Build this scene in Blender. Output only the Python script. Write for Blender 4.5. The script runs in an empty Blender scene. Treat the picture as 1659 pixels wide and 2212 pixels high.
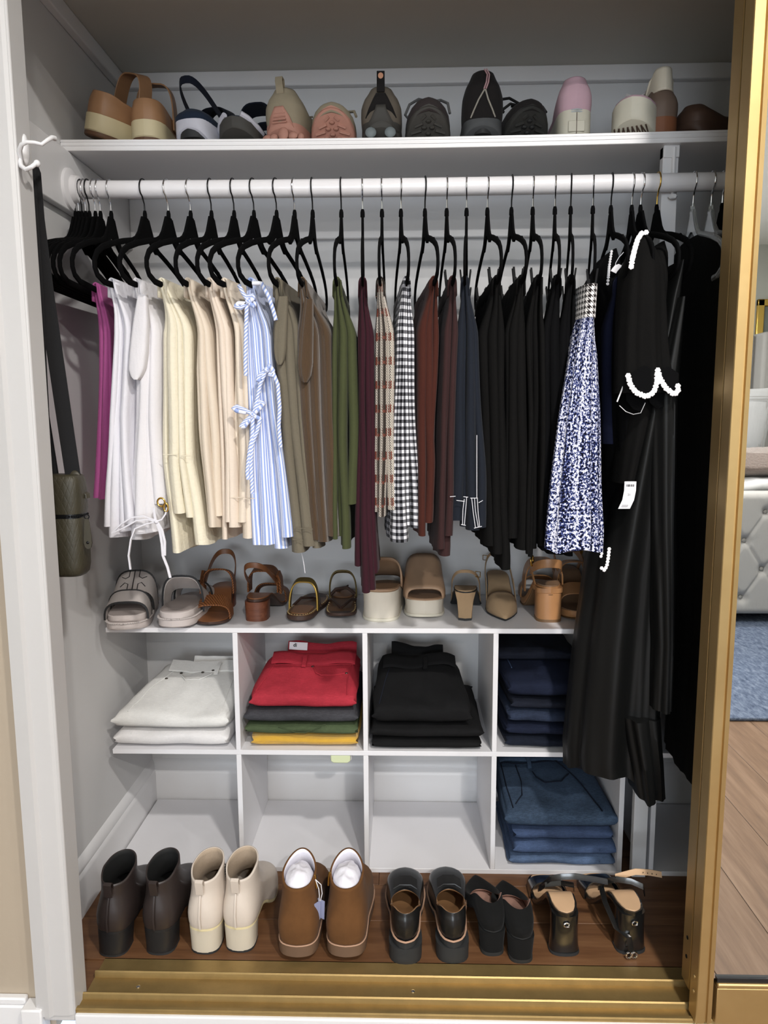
import bpy, math, random
import numpy as np
from mathutils import Matrix, Vector, noise
S = bpy.context.scene
COL = S.collection
PI = math.pi
# ------------------------------------------------------------------ camera
FPX, PITCH, YAW, ROLL, CAMH = 1534.57, .1309, -.027, -.005, 1.1163
IW, IH = 1659, 2212
_f = np.array([math.sin(YAW)*math.cos(PITCH), math.cos(YAW)*math.cos(PITCH), -math.sin(PITCH)])
_r0 = np.array([math.cos(YAW), -math.sin(YAW), 0.0]); _u0 = np.cross(_r0, _f)
_r = _r0*math.cos(ROLL) + _u0*math.sin(ROLL); _u = -_r0*math.sin(ROLL) + _u0*math.cos(ROLL)
cam = bpy.data.objects.new('camera', bpy.data.cameras.new('camera')); COL.objects.link(cam)
cam.data.sensor_fit = 'VERTICAL'; cam.data.sensor_height = 24.0; cam.data.lens = FPX/IH*24.0
cam.data.clip_start = .02
cam.matrix_world = Matrix(((_r[0], _u[0], -_f[0], 0), (_r[1], _u[1], -_f[1], 0), (_r[2], _u[2], -_f[2], CAMH), (0, 0, 0, 1)))
S.camera = cam
# ------------------------------------------------------------------ world, exposure
wd = bpy.data.worlds.new('world'); S.world = wd; wd.use_nodes = True
wd.node_tree.nodes['Background'].inputs[0].default_value = (.62, .78, 1, 1)
wd.node_tree.nodes['Background'].inputs[1].default_value = 1.2
S.view_settings.view_transform = 'Standard'; S.view_settings.look = 'None'
S.view_settings.gamma = 1; S.view_settings.use_curve_mapping = False
S.view_settings.exposure = 0.54
DAY_FILL = 62                             # daylight fill from an added, unseen bedroom window, watts
LAMPS = [(.64, -.11, 33), (.70, -1.76, 52), (.72, -3.2, 26), (2.6, -1.0, 20)]     # recessed ceiling lights: x, y, watts
LAMP_Z = 2.54

def P(px, py, X=None, Y=None, Z=None):
    """photo pixel -> point of the room on the plane x=X, y=Y or z=Z"""
    d = _f + _r*(px-IW/2)/FPX - _u*(py-IH/2)/FPX
    t = Y/d[1] if Y is not None else (X/d[0] if X is not None else (Z-CAMH)/d[2])
    return Vector((d[0]*t, d[1]*t, CAMH + d[2]*t))

# ------------------------------------------------------------------ helpers
def lin(c):
    c = c/255.0
    return c/12.92 if c <= .04045 else ((c+.055)/1.055)**2.4
def rgb(r, g, b): return (lin(r), lin(g), lin(b), 1.0)
def smooth(a, b, x):
    t = min(1, max(0, (x-a)/(b-a))); return t*t*(3-2*t)
def lerp(a, b, t): return a + (b-a)*t
def interp(x, xs, ys): return float(np.interp(x, xs, ys))

class NT:
    def __init__(s, name):
        s.m = bpy.data.materials.new(name); s.m.use_nodes = True
        s.t = s.m.node_tree; s.b = s.t.nodes['Principled BSDF']
    def n(s, typ, **k):
        nd = s.t.nodes.new(typ)
        for a, v in k.items():
            if a[0] == 'i' and a[1:].isdigit(): s.set(nd.inputs[int(a[1:])], v)
            else: setattr(nd, a, v)
        return nd
    def set(s, sock, v):
        if hasattr(v, 'is_output'): s.t.links.new(v, sock)
        elif hasattr(v, 'outputs'): s.t.links.new(v.outputs[0], sock)
        else: sock.default_value = v
    def math(s, op, a, b=0.0):
        return s.n('ShaderNodeMath', operation=op, i0=a, i1=b).outputs[0]
    def mix(s, f, a, b):
        nd = s.n('ShaderNodeMix', data_type='RGBA')
        s.set(nd.inputs[0], f); s.set(nd.inputs[6], a); s.set(nd.inputs[7], b)
        return nd.outputs[2]
    def bump(s, h, strength, dist=.001):
        nd = s.n('ShaderNodeBump'); s.set(nd.inputs['Height'], h)
        nd.inputs['Strength'].default_value = strength; nd.inputs['Distance'].default_value = dist
        s.t.links.new(nd.outputs[0], s.b.inputs['Normal'])
    def coord(s, k='Object', scale=(1, 1, 1)):
        tc = s.n('ShaderNodeTexCoord')
        mp = s.n('ShaderNodeMapping'); s.t.links.new(tc.outputs[k], mp.inputs[0]); mp.inputs['Scale'].default_value = scale
        return mp.outputs[0]
    def noise(s, vec, scale, detail=3, rough=.55):
        nd = s.n('ShaderNodeTexNoise'); s.t.links.new(vec, nd.inputs['Vector'])
        nd.inputs['Scale'].default_value = scale; nd.inputs['Detail'].default_value = detail; nd.inputs['Roughness'].default_value = rough
        return nd.outputs[0]
    def ramp(s, f, stops, mode='LINEAR'):
        nd = s.n('ShaderNodeValToRGB'); s.set(nd.inputs[0], f); nd.color_ramp.interpolation = mode
        e = nd.color_ramp.elements
        while len(e) < len(stops): e.new(.5)
        for el, (p, c) in zip(e, stops): el.position = p; el.color = c
        return nd.outputs[0]
    def done(s, color=None, rough=.5, metal=0, spec=.5, **k):
        if color is not None: s.set(s.b.inputs['Base Color'], color)
        s.set(s.b.inputs['Roughness'], rough); s.b.inputs['Metallic'].default_value = metal
        s.b.inputs['Specular IOR Level'].default_value = spec
        for a, v in k.items(): s.b.inputs[a.replace('_', ' ')].default_value = v
        return s.m
def scale_c(c, f): return (min(1, c[0]*f), min(1, c[1]*f), min(1, c[2]*f), 1)

def plain(name, c, rough=.5, metal=0, spec=.5, var=.06, vs=14, bump=0, bs=300, **k):
    t = NT(name); co = t.coord()
    col = t.mix(t.noise(co, vs), scale_c(c, 1-var), scale_c(c, 1+var))
    if bump: t.bump(t.noise(co, bs, 4), bump)
    return t.done(col, rough, metal, spec, **k)
def fabric(name, c, var=.16, weave=420, wb=.35, rough=.92, sheen=.15, uv=True, wr=.25, spec=.2):
    """woven cloth: thread relief, uneven dye, soft wrinkles"""
    t = NT(name); co = t.coord('UV' if uv else 'Object'); ob = t.coord()
    wv = t.noise(t.coord('UV' if uv else 'Object', (1, .35, 1)), weave, 2)
    wh = t.noise(t.coord('UV' if uv else 'Object', (.35, 1, 1)), weave, 2)
    th = t.math('ADD', wv, wh)
    big = t.noise(ob, 9, 4)
    f = t.math('ADD', t.math('MULTIPLY', th, .35), t.math('MULTIPLY', big, .65))
    col = t.mix(f, scale_c(c, 1-var), scale_c(c, 1+var))
    wrk = t.noise(t.coord('Object', (1, 1, .35)), 26, 3)
    t.bump(t.math('ADD', t.math('MULTIPLY', th, wb), t.math('MULTIPLY', wrk, wr*14)), .5, .0016)
    return t.done(col, rough, 0, spec, Sheen_Weight=sheen*.3)
def leather(name, c, rough=.45, var=.12, grain=420, gb=.2, spec=.5, coat=0):
    t = NT(name); co = t.coord()
    col = t.mix(t.noise(co, 30, 4), scale_c(c, 1-var), scale_c(c, 1+var))
    t.bump(t.noise(co, grain, 3), gb, .0006)
    return t.done(col, rough, 0, spec, Coat_Weight=coat, Coat_Roughness=.12)

# ------------------------------------------------------------------ mesh builder
class MB:
    def __init__(s): s.v, s.f, s.uv, s.mi = [], [], [], []
    def add(s, vs, fs, uvs=None, mi=0):
        o = len(s.v); s.v += [tuple(p) for p in vs]
        s.uv += list(uvs) if uvs is not None else [(p[0]+p[1], p[2]) for p in vs]
        for f in fs: s.f.append(tuple(i+o for i in f)); s.mi.append(mi)
        return s
    def box(s, x0, x1, y0, y1, z0, z1, mi=0):
        vs = [(x, y, z) for z in (z0, z1) for y in (y0, y1) for x in (x0, x1)]
        return s.add(vs, [(0, 2, 3, 1), (4, 5, 7, 6), (0, 1, 5, 4), (2, 6, 7, 3), (0, 4, 6, 2), (1, 3, 7, 5)], mi=mi)
    def rings(s, rs, closed=True, cap0=False, cap1=False, loop=False, mi=0):
        """surface through a list of point rings"""
        n = len(rs[0]); vs = [p for r in rs for p in r]; fs = []; uvs = []
        for r in rs:
            d = 0
            for j, p in enumerate(r):
                if j: d += (Vector(p)-Vector(r[j-1])).length
                uvs.append((d, p[2]))
        m = len(rs)
        for i in range(m if loop else m-1):
            k = (i+1) % m
            for j in range(n if closed else n-1):
                j2 = (j+1) % n
                fs.append((i*n+j, i*n+j2, k*n+j2, k*n+j))
        if cap0: fs.append(tuple(range(n-1, -1, -1)))
        if cap1: fs.append(tuple((m-1)*n+j for j in range(n)))
        return s.add(vs, fs, uvs, mi)
    def tube(s, path, r, n=8, loop=False, cap=True, flat=None, mi=0):
        """round (or flat=(a,b) elliptic/boxy) rod along a path"""
        pts = [Vector(p) for p in path]; m = len(pts); rs = []; up = None
        for i, p in enumerate(pts):
            a = pts[(i-1) % m] if (loop or i > 0) else p
            b = pts[(i+1) % m] if (loop or i < m-1) else p
            t = (b-a)
            t = t.normalized() if t.length > 1e-9 else Vector((0, 0, 1))
            if up is None:
                up = Vector((1, 0, 0)) if abs(t.x) < .8 else Vector((0, 1, 0))
            up = (up - t*up.dot(t)).normalized(); w = t.cross(up)
            rr = r[i] if hasattr(r, '__len__') else r
            ring = []
            for j in range(n):
                an = 2*PI*j/n
                c, q = math.cos(an), math.sin(an)
                if flat:
                    c = math.copysign(abs(c)**.45, c)*flat[0]; q = math.copysign(abs(q)**.45, q)*flat[1]
                    ring.append(p + up*c + w*q)
                else: ring.append(p + (up*c + w*q)*rr)
            rs.append(ring)
        return s.rings(rs, True, cap and not loop, cap and not loop, loop, mi)
    def ribbon(s, path, wdir, th, mi=0):
        """band: path of centres, wdir[i] = half-width vector, th thickness"""
        pts = [Vector(p) for p in path]; m = len(pts); rs = []
        for i, p in enumerate(pts):
            t = (pts[min(i+1, m-1)]-pts[max(i-1, 0)]).normalized()
            w = Vector(wdir[i] if isinstance(wdir, list) else wdir)
            nn = t.cross(w).normalized()*th/2
            e = w*.94
            rs.append([p-w, p-e+nn, p-e*.5+nn*1.15, p+e*.5+nn*1.15, p+e+nn, p+w, p+e-nn, p-e-nn])
        return s.rings(rs, True, True, True, mi=mi)
    def ball(s, c, r, nu=8, nv=6, sc=(1, 1, 1), mi=0):
        c = Vector(c); rs = []
        for i in range(nv+1):
            a = PI*i/nv; rs.append([c+Vector((r*sc[0]*math.sin(a)*math.cos(2*PI*j/nu), r*sc[1]*math.sin(a)*math.sin(2*PI*j/nu), r*sc[2]*math.cos(a))) for j in range(nu)])
        return s.rings(rs, mi=mi)
    def build(s, name, mat, parent=None, sharp=40, mods=None, loc=None, rot=None, flat=False):
        me = bpy.data.meshes.new(name); me.from_pydata(s.v, [], s.f)
        ul = me.uv_layers.new(name='UVMap')
        idx = np.zeros(len(me.loops), dtype=np.int32); me.loops.foreach_get('vertex_index', idx)
        ul.data.foreach_set('uv', np.array(s.uv, dtype=np.float32)[idx].ravel())
        mats = mat if isinstance(mat, (list, tuple)) else [mat]
        for m in mats: me.materials.append(m)
        if len(mats) > 1: me.polygons.foreach_set('material_index', s.mi)
        if not flat:
            me.polygons.foreach_set('use_smooth', [True]*len(me.polygons)); me.set_sharp_from_angle(angle=math.radians(sharp))
        me.update()
        o = bpy.data.objects.new(name, me); COL.objects.link(o)
        if parent is not None: o.parent = parent
        if loc is not None: o.location = loc
        if rot is not None: o.rotation_euler = rot
        for md in mods or []:
            if md[0] == 'bevel':
                b = o.modifiers.new('bevel', 'BEVEL'); b.width = md[1]; b.segments = md[2]; b.limit_method = 'ANGLE'
            elif md[0] == 'solid':
                b = o.modifiers.new('solid', 'SOLIDIFY'); b.thickness = md[1]; b.offset = md[2]
                if len(mats) > 1: b.material_offset = md[3] if len(md) > 3 else 0; b.material_offset_rim = md[4] if len(md) > 4 else 0
            elif md[0] == 'sub':
                b = o.modifiers.new('sub', 'SUBSURF'); b.levels = b.render_levels = md[1]
        return o
def tag(o, label=None, cat=None, group=None, kind=None):
    if label: o['label'] = label
    if cat: o['category'] = cat
    if group: o['group'] = group
    if kind: o['kind'] = kind
    return o
def thing(name, label, cat, loc=(0, 0, 0), rot=(0, 0, 0), group=None):
    o = bpy.data.objects.new(name, None); o.empty_display_size = .02; COL.objects.link(o)
    o.location = loc; o.rotation_euler = rot
    return tag(o, label, cat, group)
def copy_part(o, parent, loc=None, rot=None, scale=None):
    c = o.copy(); COL.objects.link(c); c.parent = parent
    if loc is not None: c.location = loc
    if rot is not None: c.rotation_euler = rot
    if scale is not None: c.scale = scale
    return c
def struct(name, mb, mat, parent=None, label=None, bevel=0, **k):
    o = mb.build(name, mat, parent, flat=not k.pop('smooth', False), mods=[('bevel', bevel, 2)] if bevel else None, **k)
    if parent is None: tag(o, label, kind='structure')
    return o
def text_mesh(body, size, name, mat, parent, loc, rot, shear=0, bold=0):
    cu = bpy.data.curves.new(name, 'FONT'); cu.body = body; cu.size = size; cu.shear = shear; cu.offset = bold; cu.extrude = .0002
    cu.align_x = 'CENTER'; cu.align_y = 'CENTER'
    t = bpy.data.objects.new(name, cu); COL.objects.link(t)
    dg = bpy.context.evaluated_depsgraph_get(); me = bpy.data.meshes.new_from_object(t.evaluated_get(dg))
    bpy.data.objects.remove(t); me.materials.clear(); me.materials.append(mat)
    o = bpy.data.objects.new(name, me); COL.objects.link(o); o.parent = parent; o.location = loc; o.rotation_euler = rot
    return o
# ------------------------------------------------------------------ materials of the setting
M = {}
M['paint'] = plain('closet_paint', rgb(206, 205, 205), .55, var=.03, vs=3, bump=.12, bs=220)
M['trimp'] = plain('trim_gloss_paint', rgb(222, 221, 222), .38, var=.025, vs=5, bump=.08, bs=160)
M['upper'] = plain('upper_paint', rgb(196, 194, 186), .6, var=.03, vs=3, bump=.12, bs=220)
M['casing'] = plain('casing_paint', rgb(192, 190, 189), .45, var=.03, vs=5, bump=.1, bs=160)
M['rodp'] = plain('rod_paint', rgb(226, 224, 226), .3, var=.03, vs=18, bump=.35, bs=60)
M['melamine'] = plain('white_melamine', rgb(226, 225, 228), .4, var=.012, vs=6, bump=.05, bs=500)
M['tan'] = plain('tan_wall_paint', rgb(170, 156, 138), .7, var=.03, vs=3, bump=.1, bs=200)
M['greywall'] = plain('bedroom_wall_paint', rgb(190, 192, 186), .7, var=.02, vs=3)
M['ceil'] = plain('ceiling_paint', rgb(232, 232, 228), .8, var=.02, vs=2)
def wood(name, c1, c2, c3, axis, rough=.42, sc=1.0):
    t = NT(name); st = (1, 14, 14) if axis == 0 else (14, 1, 14)
    co = t.coord('Object', tuple(a*sc for a in st))
    oi = t.n('ShaderNodeObjectInfo')
    add = t.n('ShaderNodeVectorMath', operation='ADD'); t.t.links.new(co, add.inputs[0])
    cb = t.n('ShaderNodeCombineXYZ'); r = t.math('MULTIPLY', oi.outputs['Random'], 40.0)
    for i in range(3): t.t.links.new(r, cb.inputs[i])
    t.t.links.new(cb.outputs[0], add.inputs[1]); v = add.outputs[0]
    n1 = t.noise(v, 2.2, 6, .65); n2 = t.noise(v, 9, 4, .6)
    f = t.math('ADD', t.math('MULTIPLY', n1, .75), t.math('MULTIPLY', n2, .3))
    col = t.ramp(f, [(.32, c1), (.52, c2), (.72, c3)])
    tone = t.mix(t.math('MULTIPLY', oi.outputs['Random'], .25), col, scale_c(c1, .9))
    t.bump(t.math('ADD', n2, n1), .12, .0008)
    return t.done(tone, rough, 0, .4)
M['wood_c'] = wood('closet_floor_wood', rgb(78, 50, 31), rgb(106, 72, 46), rgb(128, 92, 62), 0, .5)
M['wood_b'] = wood('bedroom_floor_wood', rgb(92, 70, 54), rgb(118, 92, 72), rgb(138, 112, 92), 1, .5)
def goldm():
    t = NT('brushed_gold'); co = t.coord('Object', (1, 1, .05)); n = t.noise(co, 300, 2)
    col = t.mix(t.noise(t.coord(), 12), rgb(182, 152, 100), rgb(206, 178, 126))
    t.bump(n, .06, .0004)
    return t.done(col, .42, .8, .5)
M['gold'] = goldm()
def goldt():
    t = NT('track_gold'); n = t.noise(t.coord('Object', (.05, 1, 1)), 300, 2)
    dirt = t.noise(t.coord(), 26, 5, .7)
    col = t.mix(t.math('MULTIPLY', dirt, .7), rgb(178, 150, 98), rgb(120, 102, 66)); t.bump(n, .08, .0004)
    return t.done(col, .45, .7, .5)
M['goldt'] = goldt()
M['goldpin'] = plain('yellow_gold', rgb(222, 184, 96), .18, 1, var=.03)
M['mirror'] = plain('mirror_silver', (.93, .95, .94, 1), .004, 1, var=0)
M['chrome'] = plain('chrome', (.75, .76, .78, 1), .14, 1, var=.03)
M['blackmetal'] = plain('black_metal', (.012, .012, .013, 1), .3, .6, var=.1)
M['gasket'] = plain('black_gasket', (.01, .011, .013, 1), .35)
M['blackpl'] = plain('black_plastic', (.004, .004, .0045, 1), .6, spec=.15, var=.1)
def velvet():
    t = NT('black_velvet'); t.bump(t.noise(t.coord(), 1500, 2), .3, .0004)
    return t.done((.0032, .0032, .0035, 1), .95, 0, .06)
M['velvet'] = velvet()
M['white'] = plain('white_paper', rgb(232, 230, 234), .6, var=.02)
M['ink'] = plain('black_ink', (.015, .015, .016, 1), .6)

# ------------------------------------------------------------------ dimensions of the closet
XL, YB = -.738, 1.957                # left wall, back wall
XR = 1.75                            # right end of the closet, behind the doors
ZC = 2.0                             # underside of the upper shelf deck (closet ceiling)
YF = 1.20                            # bedroom face of the closet front
RODY, RODZ = 1.60, 1.611
SH_Y, SH_Z = 1.603, 1.716            # front edge and top of the shoe shelf
U_X0, U_P, U_V, U_T, U_Y, U_D = -.711, .31, .3061, .012, 1.6283, .3265   # cubby unit
U_TOP = 2*U_V + U_T
JX = -.624
ZB = -.06                            # bedroom floor
RX0, RX1, RY0 = -1.9, 3.75, -3.9     # bedroom
HDR = 1.92                          # underside of the opening's head
# --- closet shell
struct('wall_left', MB().box(XL-.08, XL, 1.33, YB+.08, -.02, ZC+.1), M['paint'], label='white painted side wall of the closet')
struct('wall_back', MB().box(XL, XR, YB, YB+.08, -.02, ZC+.1), M['paint'], label='white painted back wall of the closet')
struct('wall_right', MB().box(XR, XR+.08, 1.33, YB+.08, -.02, ZC+.1), M['paint'], label='white end wall of the closet behind the doors')
struct('ceiling', MB().box(XL, XR, 1.32, YB, ZC, ZC+.03), M['upper'], label='plain white ceiling of the closet')
fl = struct('floor', MB().box(XL, XR, 1.24, YB, -.03, -.004), M['wood_c'], label='brown wood plank floor inside the closet')
pm = None; random.seed(3)
for r in range(5):
    x = XL - random.random()*.6
    while x < XR:
        w = .9; a, b = max(x, XL), min(x+w, XR)
        if b-a > .02:
            y0 = 1.333+r*.125
            o = MB().box(a+.0006, b-.0006, y0+.0006, min(y0+.1244, YB), -.005, 0).build('plank', M['wood_c'], fl, flat=True, mods=[('bevel', .0006, 1)])
        x += w
# --- cleats, baseboards
def run_y(name, x0, x1, y0, y1, z0, z1, label, bev=.003): return struct(name, MB().box(x0, x1, y0, y1, z0, z1), M['trimp'], label=label, bevel=bev, smooth=True)
run_y('trim_1', XL, XL+.018, 1.36, YB, 1.565, SH_Z-.024, 'wide white board under the shoe shelf carrying the rod socket')
run_y('trim_2', XL+.018, XR, YB-.018, YB, 1.585, SH_Z-.024, 'white board under the shelf along the back wall')
run_y('trim_3', XL+.018, XR, YB-.02, YB, 1.962, ZC, 'white board along the back wall just under the ceiling')
run_y('trim_4', XL, XL+.02, 1.36, YB, 1.962, ZC, 'white board along the side wall just under the ceiling')
def base_profile(axis, a0, a1, face, sgn, name, label):
    prof = [(0, 0), (.0135, 0), (.0135, .088), (.0125, .094), (.009, .1), (.0105, .108), (.008, .118), (.004, .126), (0, .13)]
    rs = [[((face+sgn*d, a, z) if axis == 'y' else (a, face+sgn*d, z)) for d, z in prof] for a in (a0, a1)]
    struct(name, MB().rings(rs, False), M['trimp'], label=label, smooth=True)
base_profile('y', 1.33, YB, XL, 1, 'baseboard_left', 'white moulded baseboard on the closet side wall')
base_profile('x', XL, XR, YB, -1, 'baseboard_back', 'white moulded baseboard along the closet back wall')
# --- front of the closet: jamb, casing, tan wall, head, sill
jb = MB().box(JX-.07, JX, YF-.0005, YF+.05, -.02, HDR)
struct('trim_5', jb, M['casing'], label='white painted jamb of the closet opening', bevel=.003, smooth=True)
struct('wall_front', MB().box(RX0, JX-.05, YF+.02, YF+.05, ZB, 2.56).box(RX0, XL, YF+.05, YF+.14, ZB, 2.56), M['tan'], label='tan bedroom wall beside the closet opening')
prof = [(JX-.0745, .004), (JX-.072, -.006), (JX-.046, -.010), (JX-.040, -.004), (JX-.010, -.004), (JX-.004, -.001), (JX-.004, .02), (JX-.0745, .02)]
struct('trim_6', MB().rings([[(x, YF+d, z) for x, d in prof] for z in (-.005, 2.04)], True, True, True), M['casing'], label='white casing around the closet opening', smooth=True, sharp=25)
struct('trim_7', MB().box(JX-.10, JX-.06, YF-.013, YF+.02, ZB, .012).box(RX0, JX-.10, YF+.003, YF+.02, ZB, .006).box(RX0, JX-.10, YF+.006, YF+.02, .006, .02), M['trimp'], label='white baseboard return on the tan wall', bevel=.003, smooth=True)
struct('wall_front', MB().box(JX-.03, RX1, YF+.02, YF+.12, HDR, 2.56), M['greywall'], label='wall above the closet opening')
struct('wall_front', MB().box(XR-.05, RX1, YF+.02, YF+.12, ZB, HDR), M['greywall'], label='bedroom wall beyond the mirrored doors')
struct('trim_8', MB().box(JX-.0745, XR, YF-.004, YF+.02, HDR, HDR+.07), M['trimp'], label='white head casing over the closet opening', bevel=.003, smooth=True)
struct('trim_9', MB().box(JX, XR, YF-.006, YF+.145, ZB, -.002), M['trimp'], label='white sill under the gold sliding track', bevel=.003, smooth=True)
# --- gold tracks
def track(name, label, z, sg, mat):
    rt = MB()
    pr = [(1.2, 0), (1.2, .007), (1.203, .0085), (1.209, .0085), (1.211, .003), (1.229, .003), (1.231, .013), (1.2335, .015), (1.2365, .013), (1.2375, .008), (1.243, .0075), (1.2445, .003),
          (1.284, .003), (1.286, .013), (1.2885, .015), (1.2915, .013), (1.2925, .008), (1.299, .0075), (1.3, .003), (1.336, .003), (1.337, 0)]
    rt.rings([[(x, y, z+sg*h) for y, h in pr] for x in (JX, XR-.05)], False)
    rt.rings([[(x, 1.2, z), (x, 1.337, z)] for x in (JX, XR-.05)], False)
    return rt.build(name, mat, None, sharp=20)
tr = tag(track('trim_10', '', -.003, 1, M['goldt']), 'gold double track on the sill of the sliding doors', kind='structure')
for x in (P(290, 2150, Z=0).x, P(892, 2150, Z=0).x): MB().ball((x, 1.262, .0005), .0042, 10, 5, (1, 1, .45)).build('screw', M['chrome'], tr)
tag(track('trim_11', '', HDR, -1, M['goldt']), 'gold head track of the sliding doors', kind='structure')
# --- sliding doors
XFD = P(1599, 560, Y=1.19).x; XMR = P(1637, 560, Y=1.195).x; XBD = P(1577, 560, Y=1.262).x
def door(name, label, x0, x1, y0, y1, z0, z1, xm):
    d = thing(name, label, None); d['kind'] = 'structure'
    if 'category' in d: del d['category']
    zm = P(1600, 2109, Y=1.2).z
    for sx, xa, xb in ((1, x0, xm), (-1, x1, x1-(xm-x0))):
        w = xb-xa; n = []
        pr = [(0, y1), (0, y0+.002), (.03, y0), (.09, y0), (.11, y0+.0012), (.52, y0+.0012), (.56, y0+.006), (.66, y0+.006), (.69, y0+.0005), (.97, y0+.0025), (1, y0+.009), (1, y1)]
        MB().rings([[(xa+w*a, b, z) for a, b in pr] for z in (z0, z1)], True, True, True).build('stile', M['gold'], d, sharp=20)
    MB().box(x0+.036, x1-.036, y0+.001, y1, z0, zm-.018).build('bottom_rail', M['gold'], d, mods=[('bevel', .0015, 2)])
    MB().box(x0+.036, x1-.036, y0-.001, y0+.01, zm-.018, zm-.008).build('rail_bead', M['gold'], d, mods=[('bevel', .003, 3)])
    MB().box(x0+.036, x1-.036, y0+.003, y0+.012, zm-.008, zm+.001).build('gasket', M['gasket'], d, flat=True)
    MB().box(x0+.03, x1-.03, y0+.001, y1, z1-.05, z1).build('top_rail', M['gold'], d, mods=[('bevel', .0015, 2)])
    MB().box(xm-.003, x1-(xm-x0)+.003, y0+.008, y0+.013, zm-.003, z1-.045).build('mirror', M['mirror'], d, flat=True)
    MB().box(xm-.003, x1-(xm-x0)+.003, y0+.0135, y1-.003, zm-.003, z1-.045).build('backing', M['blackpl'], d, flat=True)
    return d
d1 = door('door_1', 'gold-framed mirrored sliding door in the outer track', XFD, XFD+1.1, 1.19, 1.2225, .006, HDR-.012, XMR)
d2 = door('door_2', 'gold-framed sliding door in the inner track', XBD, XBD+1.1, 1.262, 1.2985, .013, HDR-.012, XBD+XMR-XFD)
for z in (.06, .09): MB().ball((XFD-.0005, 1.206, z), .004, 10, 5, (.4, 1, 1)).build('screw', M['gold'], d1)
for z in (.07, .11): MB().ball((XBD-.0005, 1.28, z), .004, 10, 5, (.4, 1, 1)).build('screw', M['blackmetal'], d2)
# --- bedroom shell
WX0, WX1, WZ0, WZ1 = -1.5, .4, .45, 1.9  # opening of an added window behind the camera, put in for soft fill
struct('wall_back', MB().box(RX0-.08, WX0, RY0-.08, RY0, ZB, 2.56).box(WX1, RX1+.08, RY0-.08, RY0, ZB, 2.56).box(WX0, WX1, RY0-.08, RY0, ZB, WZ0).box(WX0, WX1, RY0-.08, RY0, WZ1, 2.56), M['greywall'], label='grey bedroom wall with an added window beside the bed')
w1 = thing('added_window', 'white framed window added for fill light in the bedroom wall beside the bed', None); w1['kind'] = 'structure'
for a in ((WX0, WX0+.06, WZ0, WZ1), (WX1-.06, WX1, WZ0, WZ1), (WX0, WX1, WZ0, WZ0+.06), (WX0, WX1, WZ1-.06, WZ1), (WX0, WX1, (WZ0+WZ1)/2-.02, (WZ0+WZ1)/2+.02), ((WX0+WX1)/2-.02, (WX0+WX1)/2+.02, WZ0, WZ1)):
    MB().box(a[0], a[1], RY0-.06, RY0-.015, a[2], a[3]).build('added_window_bar', M['trimp'], w1, mods=[('bevel', .004, 2)])
DL = bpy.data.lights.new('added_daylight', 'AREA'); DL.shape = 'RECTANGLE'; DL.size = WX1-WX0-.1; DL.size_y = WZ1-WZ0-.1; DL.energy = DAY_FILL; DL.color = (.86, .93, 1)  # added area light in that window, lifts the wall under the clothes
dl = bpy.data.objects.new('added_daylight', DL); COL.objects.link(dl); dl.location = ((WX0+WX1)/2, RY0-.07, (WZ0+WZ1)/2); dl.rotation_euler = (PI/2, 0, 0)
struct('wall_left', MB().box(RX0-.08, RX0, RY0, YF+.16, ZB, 2.56), M['greywall'], label='bedroom side wall')
struct('wall_right', MB().box(RX1, RX1+.08, RY0, YF+.16, ZB, 2.56), M['greywall'], label='bedroom side wall past the bed')
struct('ceiling', MB().box(RX0-.08, RX1+.08, RY0-.08, YF+.16, 2.55, 2.6), M['ceil'], label='flat white bedroom ceiling')
fb = struct('floor', MB().box(RX0, RX1, RY0, YF-.006, ZB-.03, ZB-.004), M['wood_b'], label='light brown plank floor of the bedroom')
pl = None; random.seed(5); k = 0
for i in range(33):
    x = RX0 + i*.171; y = RY0 - random.random()*1.2
    if x+.17 > RX1: break
    while y < YF-.01:
        a, b = max(y, RY0), min(y+1.25, YF-.007)
        if b-a > .05: MB().box(x+.0008, x+.1702, a+.0008, b-.0008, ZB-.005, ZB).build('plank', M['wood_b'], fb, flat=True, mods=[('bevel', .0007, 1)])
        y += 1.25
# --- recessed ceiling lights
def emis():
    m = bpy.data.materials.new('lamp_lens'); m.use_nodes = True; b = m.node_tree.nodes['Principled BSDF']
    b.inputs['Emission Color'].default_value = (1, .96, .9, 1); b.inputs['Emission Strength'].default_value = 14
    return m
M['lens'] = emis()
for i, (lx, ly, w) in enumerate(LAMPS):
    c = thing('ceiling_light', 'round white recessed ceiling light '+('closest to the closet doors', 'above the edge of the rug', 'by the wall beside the bed', 'over the far side of the rug')[i], 'light', (lx, ly, LAMP_Z), group='recessed ceiling lights')
    MB().rings([[(.0+r*math.cos(a*PI/16), r*math.sin(a*PI/16), z) for a in range(32)] for r, z in ((.095, .011), (.093, 0), (.075, -.004), (.07, .002))]).build('trim_ring', M['ceil'], c)
    MB().rings([[(r*math.cos(a*PI/16), r*math.sin(a*PI/16), .004) for a in range(32)] for r in (.07, .001)]).build('lens', M['lens'], c)
    L = bpy.data.lights.new('lamp', 'AREA'); L.shape = 'DISK'; L.size = .13; L.energy = w; L.color = (1, .965, .92)
    lo = bpy.data.objects.new('lamp', L); COL.objects.link(lo); lo.parent = c; lo.location = (0, 0, -.006)
# --- shoe shelf, rod and post
def sag(x): return -.006*math.cos((x-.02)/1.5*PI) if -.73 < x < .77 else 0
sf = MB(); xs = [XL+.001 + (XR-XL-.002)*i/40 for i in range(41)]
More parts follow.
